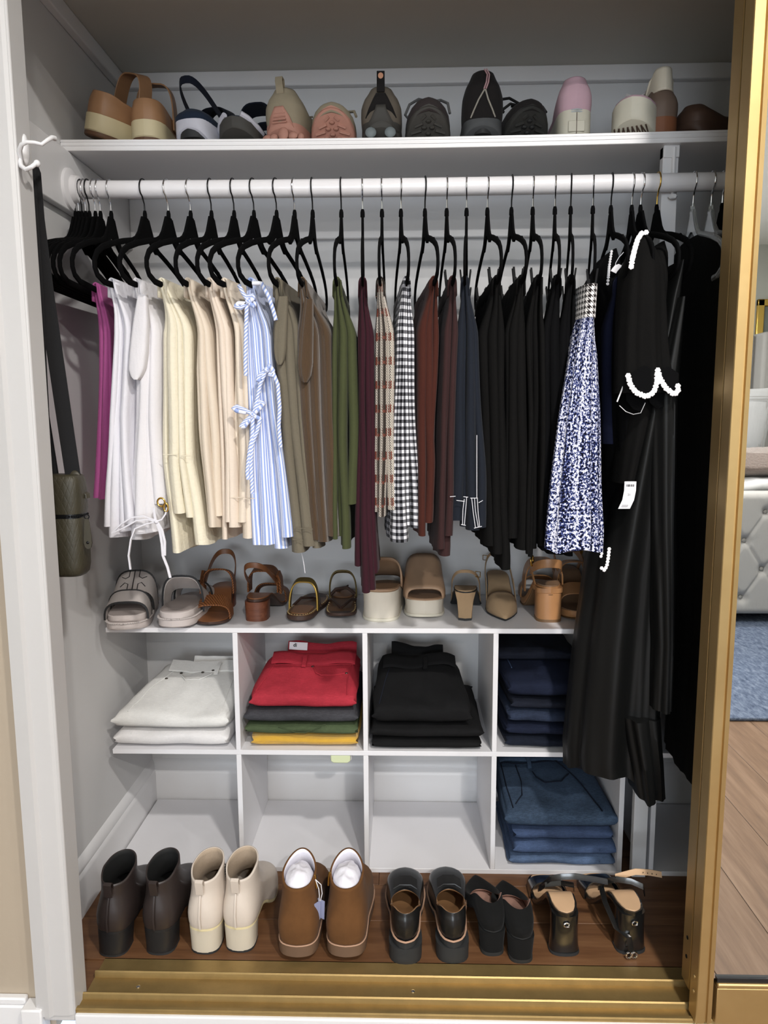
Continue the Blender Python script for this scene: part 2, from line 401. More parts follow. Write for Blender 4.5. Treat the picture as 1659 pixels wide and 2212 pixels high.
# shelf front starts a little right of the wall board, as the board runs further forward
rs = []
for x in xs:
    s = sag(x); z1, z0, y0 = SH_Z+s, SH_Z-.0235+s*.9, SH_Y
    rs.append([(x, YB-.001, z0), (x, YB-.001, z1), (x, y0+.002, z1), (x, y0, z1-.001), (x, y0, z1-.0055), (x, y0+.0012, z1-.0062), (x, y0+.0012, z1-.0075), (x, y0-.0005, z1-.0082), (x, y0-.0005, z1-.0135), (x, y0+.001, z1-.0142), (x, y0+.001, z1-.0155), (x, y0, z1-.016), (x, y0, z0+.001), (x, y0+.001, z0)])
sh = sf.rings(rs, True, True, True).build('closet_shelf', M['trimp'], sharp=25)
tag(sh, 'long white painted plywood shelf holding the row of shoes', 'shelf')
rod = thing('closet_rod', 'thick white painted wooden rod carrying all the hangers', 'rod', (0, RODY, RODZ))
rp = [(x, 0, sag(x)*.7) for x in [XL+.02+(XR-XL-.03)*i/30 for i in range(31)]]
MB().tube(rp, .0185, 24).build('pole', M['rodp'], rod)
fx = XL+.018
MB().rings([[(fx+d, r*math.cos(a*PI/14), r*math.sin(a*PI/14)) for a in range(28)] for d, r in ((0, .044), (.006, .043), (.009, .038), (.01, .030), (.022, .0275), (.024, .022), (.02, .018))]).build('socket', M['rodp'], rod)
px0 = .5575
post = thing('support_post', 'narrow white upright post between rod and floor', 'post', (px0, 1.622, 0))
MB().box(0, .034, 0, .02, 0, SH_Z-.025).build('upright', M['trimp'], post, mods=[('bevel', .002, 2)])
MB().tube([(.022, -.003, SH_Z-.03), (.022, -.004, RODZ-.03)], .0045, 8).build('bracket_arm', M['trimp'], post)
bo = MB().ball((.02, -.014, RODZ-.028), .008, 6, 4, (1.3, 1, .7)).build('bolt', M['trimp'], post)
MB().box(.0, .034, -.004, .02, SH_Z-.05, SH_Z-.0245).build('bracket_cap', M['trimp'], post, mods=[('bevel', .002, 2)])
# --- cubby units
def cubby(name, label, x0, left):
    u = thing(name, label, 'shelf unit', (x0, U_Y, 0))
    W = 4*U_P
    for z, nm in ((0, 'bottom_panel'), (U_V, 'middle_shelf'), (2*U_V, 'top_panel')):
        MB().box((-.010 if z == 0 else 0) if not left else -.006, W+.006, 0, U_D-.016 if z == 0 else U_D, z, z+U_T).build(nm, M['melamine'], u, mods=[('bevel', .0008, 1)])
    for k in range(0 if left else 1, 5):
        for z in (U_T, U_V+U_T):
            MB().box(k*U_P-.006, k*U_P+.006, .0005, U_D-.016 if z < .1 else U_D, z, z+U_V-U_T).build('side_panel' if k in (0, 4) else 'divider', M['melamine'], u, mods=[('bevel', .0008, 1)])
    return u
cubby('cubby_unit', 'white melamine cubby unit of eight open cells holding folded jeans', U_X0, False)
cubby('cubby_unit', 'second white cubby unit in the dark behind the sliding doors', .606, True)
# --- wall hook on the jamb
hk = thing('coat_hook', 'white double coat hook on the jamb with a bag strap over it', 'hook', (JX, 1.228, 1.56))
MB().ball((0, 0, 0), .02, 12, 8, (.28, .5, 1.25)).build('back_plate', M['trimp'], hk)
def hpt(px, py, X): return P(px, py, X=X) - Vector((JX, 1.228, 1.56))
up = [hpt(44, 345, JX-.001), hpt(42, 325, JX+.004), hpt(47, 312, JX+.012), hpt(58, 307, JX+.022), hpt(75, 308, JX+.034), hpt(90, 312, JX+.044), hpt(102, 303, JX+.05), hpt(112, 297, JX+.052), hpt(118, 299, JX+.052)]
MB().tube(up, [.004, .004, .0035, .0031, .003, .003, .0031, .0036, .0042], 10).build('upper_prong', M['trimp'], hk)
lw = [hpt(43, 345, JX-.001), hpt(46, 359, JX+.006), hpt(56, 366, JX+.016), hpt(68, 361, JX+.026), hpt(77, 354, JX+.03)]
MB().tube(lw, [.004, .0038, .0034, .0034, .0036], 10).build('lower_prong', M['trimp'], hk)
MB().ball(hpt(80, 353, JX+.031), .0055, 12, 8).build('knob', M['trimp'], hk)
# ------------------------------------------------------------------ cloth materials
def uvpat(name):
    t = NT(name); tc = t.n('ShaderNodeTexCoord'); sp = t.n('ShaderNodeSeparateXYZ'); t.t.links.new(tc.outputs['UV'], sp.inputs[0])
    return t, sp.outputs[0], sp.outputs[1]
def finish(t, col, rough=.92, wr=3.0):
    wrk = t.noise(t.coord('Object', (1, 1, .35)), 26, 3); fine = t.noise(t.coord('UV'), 500, 2)
    t.bump(t.math('ADD', t.math('MULTIPLY', wrk, wr), t.math('MULTIPLY', fine, .4)), .5, .0016)
    return t.done(col, rough, 0, .2, Sheen_Weight=.1)
def band(t, v, period, duty, off=0.0):
    fr = t.math('FRACT', t.math('ADD', t.math('DIVIDE', v, period), 50.0+off)); return t.math('LESS_THAN', fr, duty)
def m_stripe():
    t, u, v = uvpat('blue_stripe'); a = band(t, u, .0058, .5)
    return finish(t, t.mix(a, rgb(226, 228, 238), rgb(146, 166, 216)))
def m_rope():
    t, u, v = uvpat('blue_stripe_cord'); a = band(t, t.math('ADD', t.math('MULTIPLY', u, .9), v), .0075, .5)
    return finish(t, t.mix(a, rgb(228, 230, 240), rgb(150, 168, 216)))
def m_gingham():
    t, u, v = uvpat('black_gingham'); a = band(t, u, .0135, .5); b = band(t, v, .0135, .5)
    f = t.math('MULTIPLY', t.math('ADD', a, b), .5)
    return finish(t, t.ramp(f, [(0, rgb(228, 228, 232)), (.3, rgb(104, 104, 110)), (.8, rgb(14, 14, 18))], 'CONSTANT'))
def m_plaid():
    t, u, v = uvpat('brown_plaid'); a = band(t, u, .031, .52); tw = band(t, t.math('ADD', t.math('MULTIPLY', u, 1.6), v), .0052, .54)
    red = t.math('MULTIPLY', band(t, v, .047, .34), band(t, u, .0155, .6, .2)); thin = band(t, u, .0155, .1); red2 = band(t, v, .048, .12, .5)
    cream = t.mix(red, rgb(222, 212, 200), rgb(140, 66, 48)); dark = t.mix(red2, rgb(34, 27, 23), rgb(96, 42, 30))
    c = t.mix(a, dark, cream); c = t.mix(t.math('MULTIPLY', t.math('SUBTRACT', 1.0, tw), a), c, rgb(40, 32, 28)); c = t.mix(t.math('MULTIPLY', t.math('MULTIPLY', t.math('SUBTRACT', 1.0, tw), .35), t.math('SUBTRACT', 1.0, a)), c, rgb(92, 84, 76))
    return finish(t, t.mix(thin, c, rgb(30, 25, 22)))
def m_hound():
    t, u, v = uvpat('houndstooth'); p = .0108
    a = band(t, u, p, .5); b = band(t, v, p, .5); d = band(t, t.math('ADD', u, v), p*.5, .5)
    x = t.math('ABSOLUTE', t.math('SUBTRACT', a, b)); r = t.math('ADD', t.math('MULTIPLY', a, b), t.math('MULTIPLY', x, t.math('MULTIPLY', d, .9)))
    return finish(t, t.mix(r, rgb(34, 28, 28), rgb(226, 222, 220)), wr=.6)
def m_tweed():
    t = NT('blue_tweed'); co = t.coord('UV', (1, .8, 1)); n = t.noise(co, 230, 3, .7)
    st = t.noise(t.coord('UV', (1, .03, 1)), 90, 2); n = t.math('ADD', n, t.math('MULTIPLY', t.math('SUBTRACT', st, .5), .35))
    col = t.ramp(n, [(0, rgb(12, 12, 24)), (.45, rgb(36, 48, 104)), (.50, rgb(80, 94, 150)), (.535, rgb(222, 222, 232))], 'CONSTANT')
    t.bump(n, .7, .0016)
    return t.done(col, .95, 0, .15)
def m_cord(name, c, period=.0028):
    t, u, v = uvpat(name); w = t.math('SINE', t.math('MULTIPLY', u, 2*PI/period))
    big = t.noise(t.coord('Object', (1, 1, .3)), 16, 4)
    col = t.mix(big, scale_c(c, .72), scale_c(c, 1.3)); t.bump(t.math('ADD', w, t.math('MULTIPLY', big, 9)), .5, .0006)
    return t.done(col, .85, 0, .2, Sheen_Weight=.35)
def m_denim(name, c, fade=.3, fs=14):
    t = NT(name); n = t.noise(t.coord('Object', (1, 1, 3)), 520, 2); n2 = t.noise(t.coord('Object', (.25, 1, 1)), 380, 2); big = t.noise(t.coord('Object', (1, 1, 1)), fs, 5, .65)
    f = t.math('ADD', t.math('MULTIPLY', t.math('ADD', n, n2), .32), t.math('MULTIPLY', big, .5))
    col = t.ramp(f, [(.36, scale_c(c, 1-fade)), (.52, c), (.72, scale_c(c, 1+fade*2.2))])
    t.bump(t.math('ADD', n, t.math('MULTIPLY', big, 4)), .45, .001)
    return t.done(col, .88, 0, .2)
C = {}
C['pink'] = fabric('pink_cloth', scale_c(rgb(190, 96, 158), 0.72)); C['white1'] = fabric('white_linen', scale_c(rgb(226, 224, 230), 0.92), var=.05)
C['white2'] = fabric('white_twill', scale_c(rgb(224, 221, 224), 0.92), var=.05); C['cream'] = fabric('cream_weave', scale_c(rgb(228, 220, 198), 0.93), var=.05, weave=260, wb=.8)
C['beige1'] = fabric('beige_twill', scale_c(rgb(222, 208, 190), 0.9), var=.06); C['beige2'] = fabric('pale_beige_twill', scale_c(rgb(226, 211, 195), 0.9), var=.06)
C['beige3'] = fabric('warm_beige_twill', scale_c(rgb(228, 214, 196), 0.9), var=.06); C['stripe'] = m_stripe(); C['rope'] = m_rope()
C['grey'] = fabric('grey_olive_cotton', scale_c(rgb(124, 116, 100), 0.66), var=.14); C['brown'] = m_cord('brown_corduroy', scale_c(rgb(92, 70, 48), .6))
C['olive'] = fabric('olive_cotton', scale_c(rgb(84, 90, 58), 0.55), var=.18); C['burg'] = fabric('burgundy_cloth', scale_c(rgb(66, 28, 40), 0.55), var=.22)
C['plaid'] = m_plaid(); C['gingham'] = m_gingham(); C['rust'] = fabric('rust_cloth', scale_c(rgb(88, 44, 34), 0.5), var=.25)
C['dkbrown'] = fabric('dark_brown_cloth', scale_c(rgb(66, 42, 42), 0.58), var=.18); C['navyd'] = fabric('dark_denim', scale_c(rgb(38, 44, 56), 0.45), var=.22)
C['black'] = fabric('black_cotton', (.0045, .0043, .0042, 1), var=.25, sheen=0, wr=.12, spec=.1); C['black2'] = fabric('black_wool', (.003, .003, .0034, 1), var=.25, sheen=0, wr=.12, spec=.08)
C['navy'] = fabric('navy_knit', (.005, .007, .022, 1), var=.3, sheen=0); C['tweed'] = m_tweed(); C['hound'] = m_hound()
def satin():
    t = NT('black_satin'); w = t.noise(t.coord('Object', (1, 1, .2)), 22, 3); t.bump(w, .5, .003)
    return t.done((.0045, .0047, .0047, 1), .5, 0, .22)
C['satin'] = satin()
C['stitch'] = plain('white_thread', rgb(206, 206, 212), .8)
C['daisy'] = plain('white_daisy_lace', rgb(236, 234, 236), .8, bump=.3, bs=600)

# ------------------------------------------------------------------ hangers
HR = .226
def arm(sg):
    return [(.011, -.062), (.02, -.078), (.032, -.098), (.046, -.112), (.06, -.119), (.10, -.130), (.15, -.146), (.19, -.162), (.211, -.176), (.222, -.192), (.2225, -.206), (.214, -.219), (.19, -.2275), (.12, -.229), (.0, -.229)]
def hanger_meshes():
    fr = MB(); pts = []
    a = [(-u, z) for u, z in arm(1)]; b = arm(1)
    path = [(0, u, z) for u, z in a] + [(0, u, z) for u, z in reversed(b[:-1])]
    # widen the neck into the solid hump of the flocked hanger
    dense = []
    for i in range(len(path)-1):
        for k in range(3): dense.append(Vector(path[i]).lerp(Vector(path[i+1]), k/3))
    dense.append(Vector(path[-1]))
    fr.tube(dense, 1, 10, flat=(.0028, .0058))
    hump = [(-.060, -.124), (-.04, -.104), (-.022, -.075), (-.010, -.058), (.010, -.058), (.022, -.075), (.04, -.104), (.060, -.124), (.045, -.126), (.03, -.117), (.015, -.106), (0, -.102), (-.015, -.106), (-.03, -.117), (-.045, -.126)]
    fr.rings([[(x, u, z) for u, z in hump] for x in (-.0026, .0026)], True, True, True)
    fr.tube([(0, 0, -.06), (0, 0, -.05), (0, 0, -.044)], [.0048, .0046, .0032], 8)
    # small strap notches
    for s in (-1, 1): fr.tube([(0, s*.155, -.151), (0, s*.158, -.143), (0, s*.166, -.149)], .0026, 6)
    hkp = [(0, 0, -.046)] + [(0, 0, -.030 + 0*i) for i in range(0)]
    hkp = [(0, 0, -.05), (0, -.001, -.03), (0, -.010, -.016)]
    R = .0212
    for i in range(0, 15):
        an = math.radians(212 - i*15.5); hkp.append((0, R*math.cos(an), R*math.sin(an)))
    return fr, hkp
FR, HKP = hanger_meshes()
fr_proto = FR.build('frame', M['velvet']); fr_mesh = fr_proto.data; bpy.data.objects.remove(fr_proto)
def hmesh(mat):
    o = MB().tube(HKP, .0016, 8).build('hook', mat); m = o.data; bpy.data.objects.remove(o); return m
HM = {'c': hmesh(M['chrome']), 'k': hmesh(M['blackmetal']), 'g': hmesh(M['goldpin'])}
def clip_mesh():
    m = MB()
    for s in (-1, 1):
        m.rings([[(s*.006+dx, du, z) for dx, du in ((-.002, -w), (.002, -w), (.002, w), (-.002, w))] for w, z in ((.007, -.262), (.0105, -.25), (.0105, -.222), (.007, -.212))], True, True, True)
        for w in (-.0085, .0085): m.rings([[(s*(.006+(z+.23)*.12)+dx, w+du, z) for dx, du in ((-.0018, -.0022), (.0018, -.0022), (.0018, .0022), (-.0018, .0022))] for z in (-.23, -.215, -.193)], True, True, True)
    m.box(-.006, .006, -.009, .009, -.236, -.222)
    o = m.build('clip', M['blackpl'], sharp=30); me = o.data; bpy.data.objects.remove(o); return me
CLIP = clip_mesh()
class Frame2:
    def __init__(s, hookpx, tippx):
        q = P(hookpx, 440, Y=RODY); s.X = q.x
        xt = P(tippx, 560, Y=RODY-HR+.01).x
        s.a = math.asin(max(-.75, min(.75, (xt-s.X)/HR)))
        s.z = RODZ + sag(s.X)*.7
    def pt(s, w, u, z): return Vector((s.X + w*math.cos(s.a) - u*math.sin(s.a), RODY + w*math.sin(s.a) + u*math.cos(s.a), z))
    def Y(s, uf): return RODY - uf*math.cos(s.a)
    def wpx(s, px, py, uf):
        """sideways offset in the hanger's frame of a photo pixel on the garment's near edge"""
        q = P(px, py, Y=s.Y(uf)); return (q.x - s.X - uf*math.sin(s.a))/math.cos(s.a)
def hanger(label, hp, tp, kind='c', group=None, clips=(), name='clothes_hanger', mat=None):
    F = Frame2(hp, tp)
    h = thing(name, label, 'hanger', (F.X, RODY, F.z), (0, 0, F.a), group)
    for n, me in (('frame', fr_mesh), ('hook', HM[kind])):
        o = bpy.data.objects.new(n, me); COL.objects.link(o); o.parent = h
        if n == 'frame' and mat:
            o.data = me.copy(); o.data.materials.clear(); o.data.materials.append(mat)
    for u in clips:
        o = bpy.data.objects.new('clip', CLIP); COL.objects.link(o); o.parent = h; o.location = (0, u, 0)
    return F
# ------------------------------------------------------------------ folded trousers over a hanger bar
def vn(x, y, z): return noise.noise(Vector((x, y, z)))
def layer(mb, F, prof, zt, zb, uf, ub, seed, nz=44, nu=20, amp=.005, hem=True, sqz=.0):
    """one folded leaf of cloth: prof(z) -> (centre offset, half thickness); leaf runs from u=-uf to u=ub"""
    rows = []
    L = uf+ub; hemz = zb + .035
    for i in range(nz+1):
        t = i/nz; z = zt + (zb-zt)*(t**.92)
        c, h = prof(z); fall = min(1, (zt-z)/.35); k = .25+.75*fall
        u0 = -uf + .012*vn(seed, z*3, 1)*fall - .02*(1-smooth(0, .12, zt-z))*0
        u1 = ub + .012*vn(seed, z*3, 7)*fall
        th = h
        if hem and z < hemz: th = h*1.06
        ring = []
        r_ = min(1.5*th, L*.2)
        pts = [(u0+r_*(1-math.cos(PI/2*q/6)), math.sin(PI/2*q/6)) for q in range(7)] + [(lerp(u0+r_, u1-r_, q/nu), 1.0) for q in range(1, nu)] + [(u1-r_*(1-math.cos(PI/2*q/6)), math.sin(PI/2*q/6)) for q in range(6, -1, -1)]
        NP = len(pts)-1
        def off(u): return amp*k*(math.sin(u*62+seed*3+z*2.1)+.6*math.sin(u*118+seed*7-z*3))*.6 + .007*k*vn(u*9+seed, z*2.2, seed) + .006*k*vn(u*3, z*5, seed*2)
        for sgn, seq in ((1, range(NP+1)), (-1, range(NP-1, 0, -1))):
            for j in seq:
                uu, e = pts[j]
                zz = z + (.006*vn(uu*14, seed, 2) if i == nz else 0)
                sq = 1 - .5*smooth(.09, 0, zt-z)*0
                pt = F.pt(c + off(uu) + sgn*th*e, uu, zz)
                ring.append(pt)
        rows.append(ring)
    # uv: distance round the leaf, height
    n = len(rows[0]); vs = []; uvs = []
    ref = rows[min(len(rows)-1, nz//2)]; d = [0]
    for j in range(1, n): d.append(d[-1] + (ref[j]-ref[j-1]).length)
    for r in rows:
        for j, p in enumerate(r): vs.append(p); uvs.append((d[j]+seed*.37, p.z))
    fs = []
    for i in range(nz):
        for j in range(n):
            j2 = (j+1) % n; fs.append((i*n+j, i*n+j2, (i+1)*n+j2, (i+1)*n+j))
    fs.append(tuple(range(n-1, -1, -1))); fs.append(tuple(nz*n+j for j in range(n)))
    mb.add(vs, fs, uvs)
def trousers(name, label, F, mat, rows, bottoms, uf=.165, ub=.15, seed=1, amp=.004, cat='trousers', group=None, part='leg'):
    """rows: (photo y, left x, right x) of the near edge; bottoms: photo y of each leaf's hem, from left to right"""
    zt = F.z - .229 + .012
    zs, cl, cr = [], [], []
    for (y, a, b) in rows:
        zs.append(P((a+b)/2, y, Y=F.Y(uf)).z); cl.append(F.wpx(a, y, uf)); cr.append(F.wpx(b, y, uf))
    zs, cl, cr = zs[::-1], cl[::-1], cr[::-1]
    n = len(bottoms); rg_ = random.Random(seed); wt = [rg_.uniform(.6, 1.45) for _ in bottoms]; sw = sum(wt); cum = [(sum(wt[:q])+wt[q]/2)/sw for q in range(n)]; frc = [q/sw for q in wt]
    g = thing(name, label, cat, F.pt(0, 0, zt), group=group)
    inv = Vector(g.location)
    objs = []
    for i, by in enumerate(bottoms):
        zb = P((rows[-1][1]+rows[-1][2])/2, by, Y=F.Y(uf)).z
        def prof(z, i=i):
            l, r = interp(z, zs, cl), interp(z, zs, cr); W = r-l
            k = smooth(0, .10, zt-z); W2 = lerp(.013, W, .35*k+.65*smooth(0, .03, zt-z)*smooth(-.02, .11, zt-z)) if zt-z < .11 else W
            m = lerp(0, (l+r)/2, smooth(0, .11, zt-z))
            th = W2*frc[i]*.70*(.72+.28*smooth(0, .1, zt-z))
            c = m + (cum[i]-.5)*W2*.98
            return c, max(.0025, th)
        mb = MB()
        ztop = zt - (.0 if n < 3 else .004*abs((i+.5)/n-.5)*2)
        layer(mb, F, prof, ztop, zb, uf*(1-.03*((i*7+seed) % 3)), ub*(1-.12*((i*5+seed) % 3)), seed+i*1.7, amp=amp)
        mb.v = [tuple(Vector(p)-inv) for p in mb.v]
        objs.append(mb.build(part, mat, g, sharp=60))
    # fold over the bar
    mb = MB(); rr = []
    for j in range(9):
        an = PI*j/8; rr.append([F.pt(.0072*math.cos(an), u, zt-.012+.0135*math.sin(an))-inv for u in [-uf*.985+(uf+ub)*.97*q/12 for q in range(13)]])
    l = [F.pt(-.008, u, zt-.035)-inv for u in [-uf*.985+(uf+ub)*.97*q/12 for q in range(13)]]
    r = [F.pt(.008, u, zt-.035)-inv for u in [-uf*.985+(uf+ub)*.97*q/12 for q in range(13)]]
    mb.rings([r]+rr+[l], False)
    mb.build('fold', mat, g, sharp=70, mods=[('solid', .003, 0)])
    return g, objs, F
def hem_line(g, F, uf, pts, mat, name='stitching', r=.0007):
    """thread laid on the near edge: photo pixels"""
    inv = Vector(g.location); mb = MB()
    for line in pts:
        mb.tube([P(x, y, Y=F.Y(uf)) - inv for x, y in line], r, 5)
    return mb.build(name, mat, g)

E_L = 'empty black flocked hanger bunched against the closet side wall'
for i, (hp, tp, kd) in enumerate([(162, 68, 'k'), (169, 78, 'c'), (176, 86, 'k'), (184, 96, 'c'), (192, 105, 'k'), (205, 118, 'c'), (216, 132, 'c')]):
    hanger(E_L + (', black hook' if kd == 'k' else ', chrome hook'), hp, tp, kd, 'empty hangers at the wall end of the rod')
G = {}
def hang(key, hp, tp, kd, what, **k): G[key] = hanger('black flocked hanger carrying the '+what, hp, tp, kd, **k)
hang('pink', 239, 159, 'c', 'pink trousers'); hang('white1', 312, 206, 'k', 'plain white linen trousers'); hang('white2', 363, 260, 'c', 'white drawstring trousers')
hang('cream', 411, 318, 'c', 'cream trousers'); hang('beige1', 456, 381, 'k', 'creased beige trousers next to the cream pair'); hang('beige2', 505, 427, 'k', 'smooth pale beige trousers')
hang('beige3', 548, 453, 'k', 'beige trousers beside the striped pair'); hang('stripe', 597, 514, 'k', 'blue striped trousers'); hang('grey', 636, 581, 'c', 'grey-olive trousers')
hang('brown', 675, 642, 'k', 'brown corduroy trousers'); hang('olive', 737, 723, 'k', 'olive green trousers'); hang('burg', 783, 783, 'c', 'burgundy trousers')
hang('plaid', 825, 819, 'c', 'plaid trousers'); hang('gingham', 866, 883, 'c', 'black and white gingham trousers'); hang('rust', 918, 946, 'k', 'rust brown trousers')
CL = (-.10, .10)
hang('dkbrown', 965, 983, 'c', 'dark brown trousers', clips=CL); hang('navyd', 1008, 1003, 'c', 'dark jeans with white stitching', clips=CL)
hang('b1', 1053, 1082, 'c', 'longest black trousers', clips=(-.12, .10)); hang('b2', 1105, 1136, 'k', 'black trousers with a stitched hem', clips=(-.12, .08)); hang('b3', 1151, 1169, 'c', 'black trousers in pressed folds', clips=(-.11, .1))
hang('b4', 1199, 1207, 'c', 'slim black trousers beside the gap', clips=CL); hang('b5', 1233, 1236, 'k', 'black trousers touching the tweed skirt', clips=CL)
hang('skirt', 1281, 1284, 'c', 'blue tweed skirt', clips=(-.09, .09)); hang('navy', 1320, 1354, 'k', 'navy knit')
hang('blouse', 1365, 1408, 'c', 'black daisy-trimmed blouse'); hang('top2', 1384, 1463, 'c', 'black top with the white tag'); hang('satin', 1419, 1490, 'g', 'long black satin dress')
def clearpl():
    t = NT('clear_plastic'); return t.done((.75, .77, .76, 1), .12, 0, .5, Transmission_Weight=.82, IOR=1.3)
M['clear'] = clearpl()
G['far1'] = hanger('clear plastic hanger in the shade beside the post', 1497, 1560, 'c', name='clear_hanger', mat=M['clear'])
G['far2'] = hanger('clear plastic hanger carrying the black dress by the gold door', 1536, 1610, 'c', name='clear_hanger', mat=M['clear'])
G['far3'] = hanger('black flocked hanger half hidden by the gold door', 1560, 1630, 'c')

T = {}
T['pink'] = trousers('hanging_trousers', 'bright pink trousers folded over a hanger', G['pink'], C['pink'], [(630, 211, 234), (800, 207, 235), (1078, 198, 230)], [1078, 1076, 1070], uf=.115, seed=2)
T['white1'] = trousers('hanging_trousers', 'plain white linen trousers hanging next to the pink pair', G['white1'], C['white1'], [(620, 256, 285), (700, 241, 282), (900, 230, 275), (1150, 224, 285)], [1140, 1165, 1150, 1130], seed=3)
T['white2'] = trousers('hanging_trousers', 'white trousers with a tied drawstring and gold eyelets', G['white2'], C['white2'], [(615, 302, 330), (700, 283, 336), (900, 280, 338), (1165, 272, 350)], [1170, 1155, 1150, 1090], seed=5, amp=.006)
T['cream'] = trousers('hanging_trousers', 'cream yellow textured trousers with a deep split hem', G['cream'], C['cream'], [(640, 366, 402), (720, 348, 404), (1000, 352, 408), (1190, 366, 440)], [1195, 1110, 1118, 1180], seed=8)
T['beige1'] = trousers('hanging_trousers', 'creased beige cotton trousers between the cream pair and paler beige ones', G['beige1'], C['beige1'], [(650, 420, 448), (800, 420, 458), (1140, 446, 482)], [1138, 1140, 1120], seed=11)
T['beige2'] = trousers('hanging_trousers', 'pale beige smooth trousers with a stitched hem, middle one of the beige trio', G['beige2'], C['beige2'], [(640, 462, 488), (800, 466, 496), (1165, 474, 510)], [1168, 1130, 1140], seed=14)
T['beige3'] = trousers('hanging_trousers', 'warm beige trousers hanging right beside the blue striped pair', G['beige3'], C['beige3'], [(635, 500, 522), (800, 502, 530), (1140, 496, 542)], [1138, 1128, 1165], seed=17)
T['stripe'] = trousers('striped_trousers', 'blue and white striped trousers with knotted side ties', G['stripe'], C['stripe'], [(620, 526, 560), (700, 530, 578), (900, 541, 595), (1180, 546, 622)], [1180, 1178, 1186, 1160], seed=21, amp=.006)
T['grey'] = trousers('hanging_trousers', 'grey-olive cotton trousers with a turned hem', G['grey'], C['grey'], [(625, 600, 634), (720, 588, 640), (900, 606, 652), (1190, 628, 684)], [1195, 1182, 1186], seed=24)
T['brown'] = trousers('hanging_trousers', 'brown corduroy trousers with a drooping pocket', G['brown'], C['brown'], [(635, 656, 690), (720, 642, 710), (900, 650, 712), (1165, 672, 726)], [1168, 1172, 1160], seed=27)
T['olive'] = trousers('hanging_trousers', 'olive green cotton trousers in soft vertical folds', G['olive'], C['olive'], [(635, 724, 748), (720, 718, 764), (900, 716, 768), (1170, 722, 766)], [1165, 1162, 1182, 1090], seed=31)
T['burg'] = trousers('hanging_trousers', 'burgundy trousers, longest of the coloured pairs, reaching the sandals', G['burg'], C['burg'], [(630, 775, 794), (720, 773, 806), (1000, 773, 808), (1280, 772, 820)], [1225, 1282, 1278, 1240], seed=35, amp=.003)
T['plaid'] = trousers('plaid_trousers', 'brown, cream and red plaid trousers', G['plaid'], C['plaid'], [(630, 815, 842), (720, 810, 850), (1000, 808, 852), (1112, 812, 848)], [1108, 1116, 1100], seed=38, amp=.003)
T['gingham'] = trousers('gingham_trousers', 'black and white gingham check trousers', G['gingham'], C['gingham'], [(628, 860, 890), (720, 858, 896), (1000, 853, 903), (1160, 847, 909)], [1172, 1138, 1140], seed=42, amp=.003)
T['rust'] = trousers('hanging_trousers', 'rust brown trousers next to the gingham pair', G['rust'], C['rust'], [(632, 914, 942), (720, 906, 948), (1000, 907, 945), (1152, 904, 936)], [1156, 1130, 1125], seed=45)
T['dkbrown'] = trousers('hanging_trousers', 'dark brown trousers between the rust pair and dark jeans', G['dkbrown'], C['dkbrown'], [(640, 966, 986), (720, 956, 990), (1000, 947, 980), (1205, 938, 980)], [1188, 1206, 1160], seed=49)
T['navyd'] = trousers('hanging_jeans', 'dark navy jeans with contrasting white stitching at the hem', G['navyd'], C['navyd'], [(640, 996, 1022), (720, 988, 1030), (1000, 980, 1040), (1145, 973, 1044)], [1128, 1142, 1148, 1140], seed=52, amp=.003)
T['b1'] = trousers('hanging_trousers', 'black trousers with a leg hanging lowest over the taupe pump', G['b1'], C['black'], [(650, 1056, 1086), (720, 1040, 1090), (1000, 1045, 1092), (1190, 1048, 1098)], [1182, 1196, 1232], seed=56)
T['b2'] = trousers('hanging_trousers', 'black trousers with a stitched hem line', G['b2'], C['black'], [(650, 1102, 1132), (720, 1092, 1136), (1000, 1092, 1140), (1165, 1094, 1138)], [1168, 1166, 1190], seed=59)
T['b3'] = trousers('hanging_trousers', 'black trousers pressed into narrow vertical folds', G['b3'], C['black'], [(640, 1140, 1166), (720, 1138, 1172), (1000, 1140, 1174), (1200, 1138, 1170)], [1195, 1202, 1190, 1180], seed=63, amp=.003)
T['b4'] = trousers('hanging_trousers', 'slim black trousers hanging just past the gap on the rod', G['b4'], C['black2'], [(660, 1182, 1206), (720, 1174, 1206), (1000, 1172, 1204), (1195, 1168, 1200)], [1190, 1196], seed=66)
T['b5'] = trousers('hanging_trousers', 'black trousers touching the tweed skirt', G['b5'], C['black2'], [(660, 1214, 1240), (720, 1208, 1244), (1000, 1202, 1238), (1200, 1198, 1234)], [1202, 1194, 1200], seed=69)
T['navy'] = trousers('folded_knit', 'navy blue knit folded over a hanger behind the tweed skirt', G['navy'], C['navy'], [(640, 1318, 1348), (700, 1310, 1352), (960, 1308, 1346)], [960, 955], uf=.13, seed=72, cat='sweater', part='panel')
# --- details on the trousers
g, ob, F = T['navyd']
hem_line(g, F, .172, [[(972, 1073), (984, 1072)], [(986, 1081), (1004, 1083)], [(1034, 1086), (1043, 1081)], [(1003, 1078), (1000, 1100), (999, 1134)], [(1008, 1074), (1006, 1100), (1003, 1134)], [(1001, 1073), (1011, 1074)], [(996, 1133), (1006, 1135)],
                      [(1030, 940), (1030, 1076)], [(1019, 1077), (1022, 1105), (1027, 1140)], [(1025, 1077), (1027, 1105), (1033, 1138)], [(1031, 1077), (1033, 1110), (1036, 1137)], [(1016, 1076), (1032, 1076)], [(1024, 1141), (1041, 1137)]], C['stitch'], r=.0008)
g, ob, F = T['cream']; hem_line(g, F, .172, [[(352, 982), (384, 982)], [(390, 984), (412, 985)]], C['cream'], 'seam', .0009)
g, ob, F = T['grey']; hem_line(g, F, .172, [[(632, 1165), (655, 1167)], [(636, 1140), (676, 1143)]], C['grey'], 'seam', .0009)
g, ob, F = T['beige3']; hem_line(g, F, .172, [[(497, 1075), (526, 1074)], [(528, 1077), (550, 1077)]], C['beige3'], 'seam', .0009)
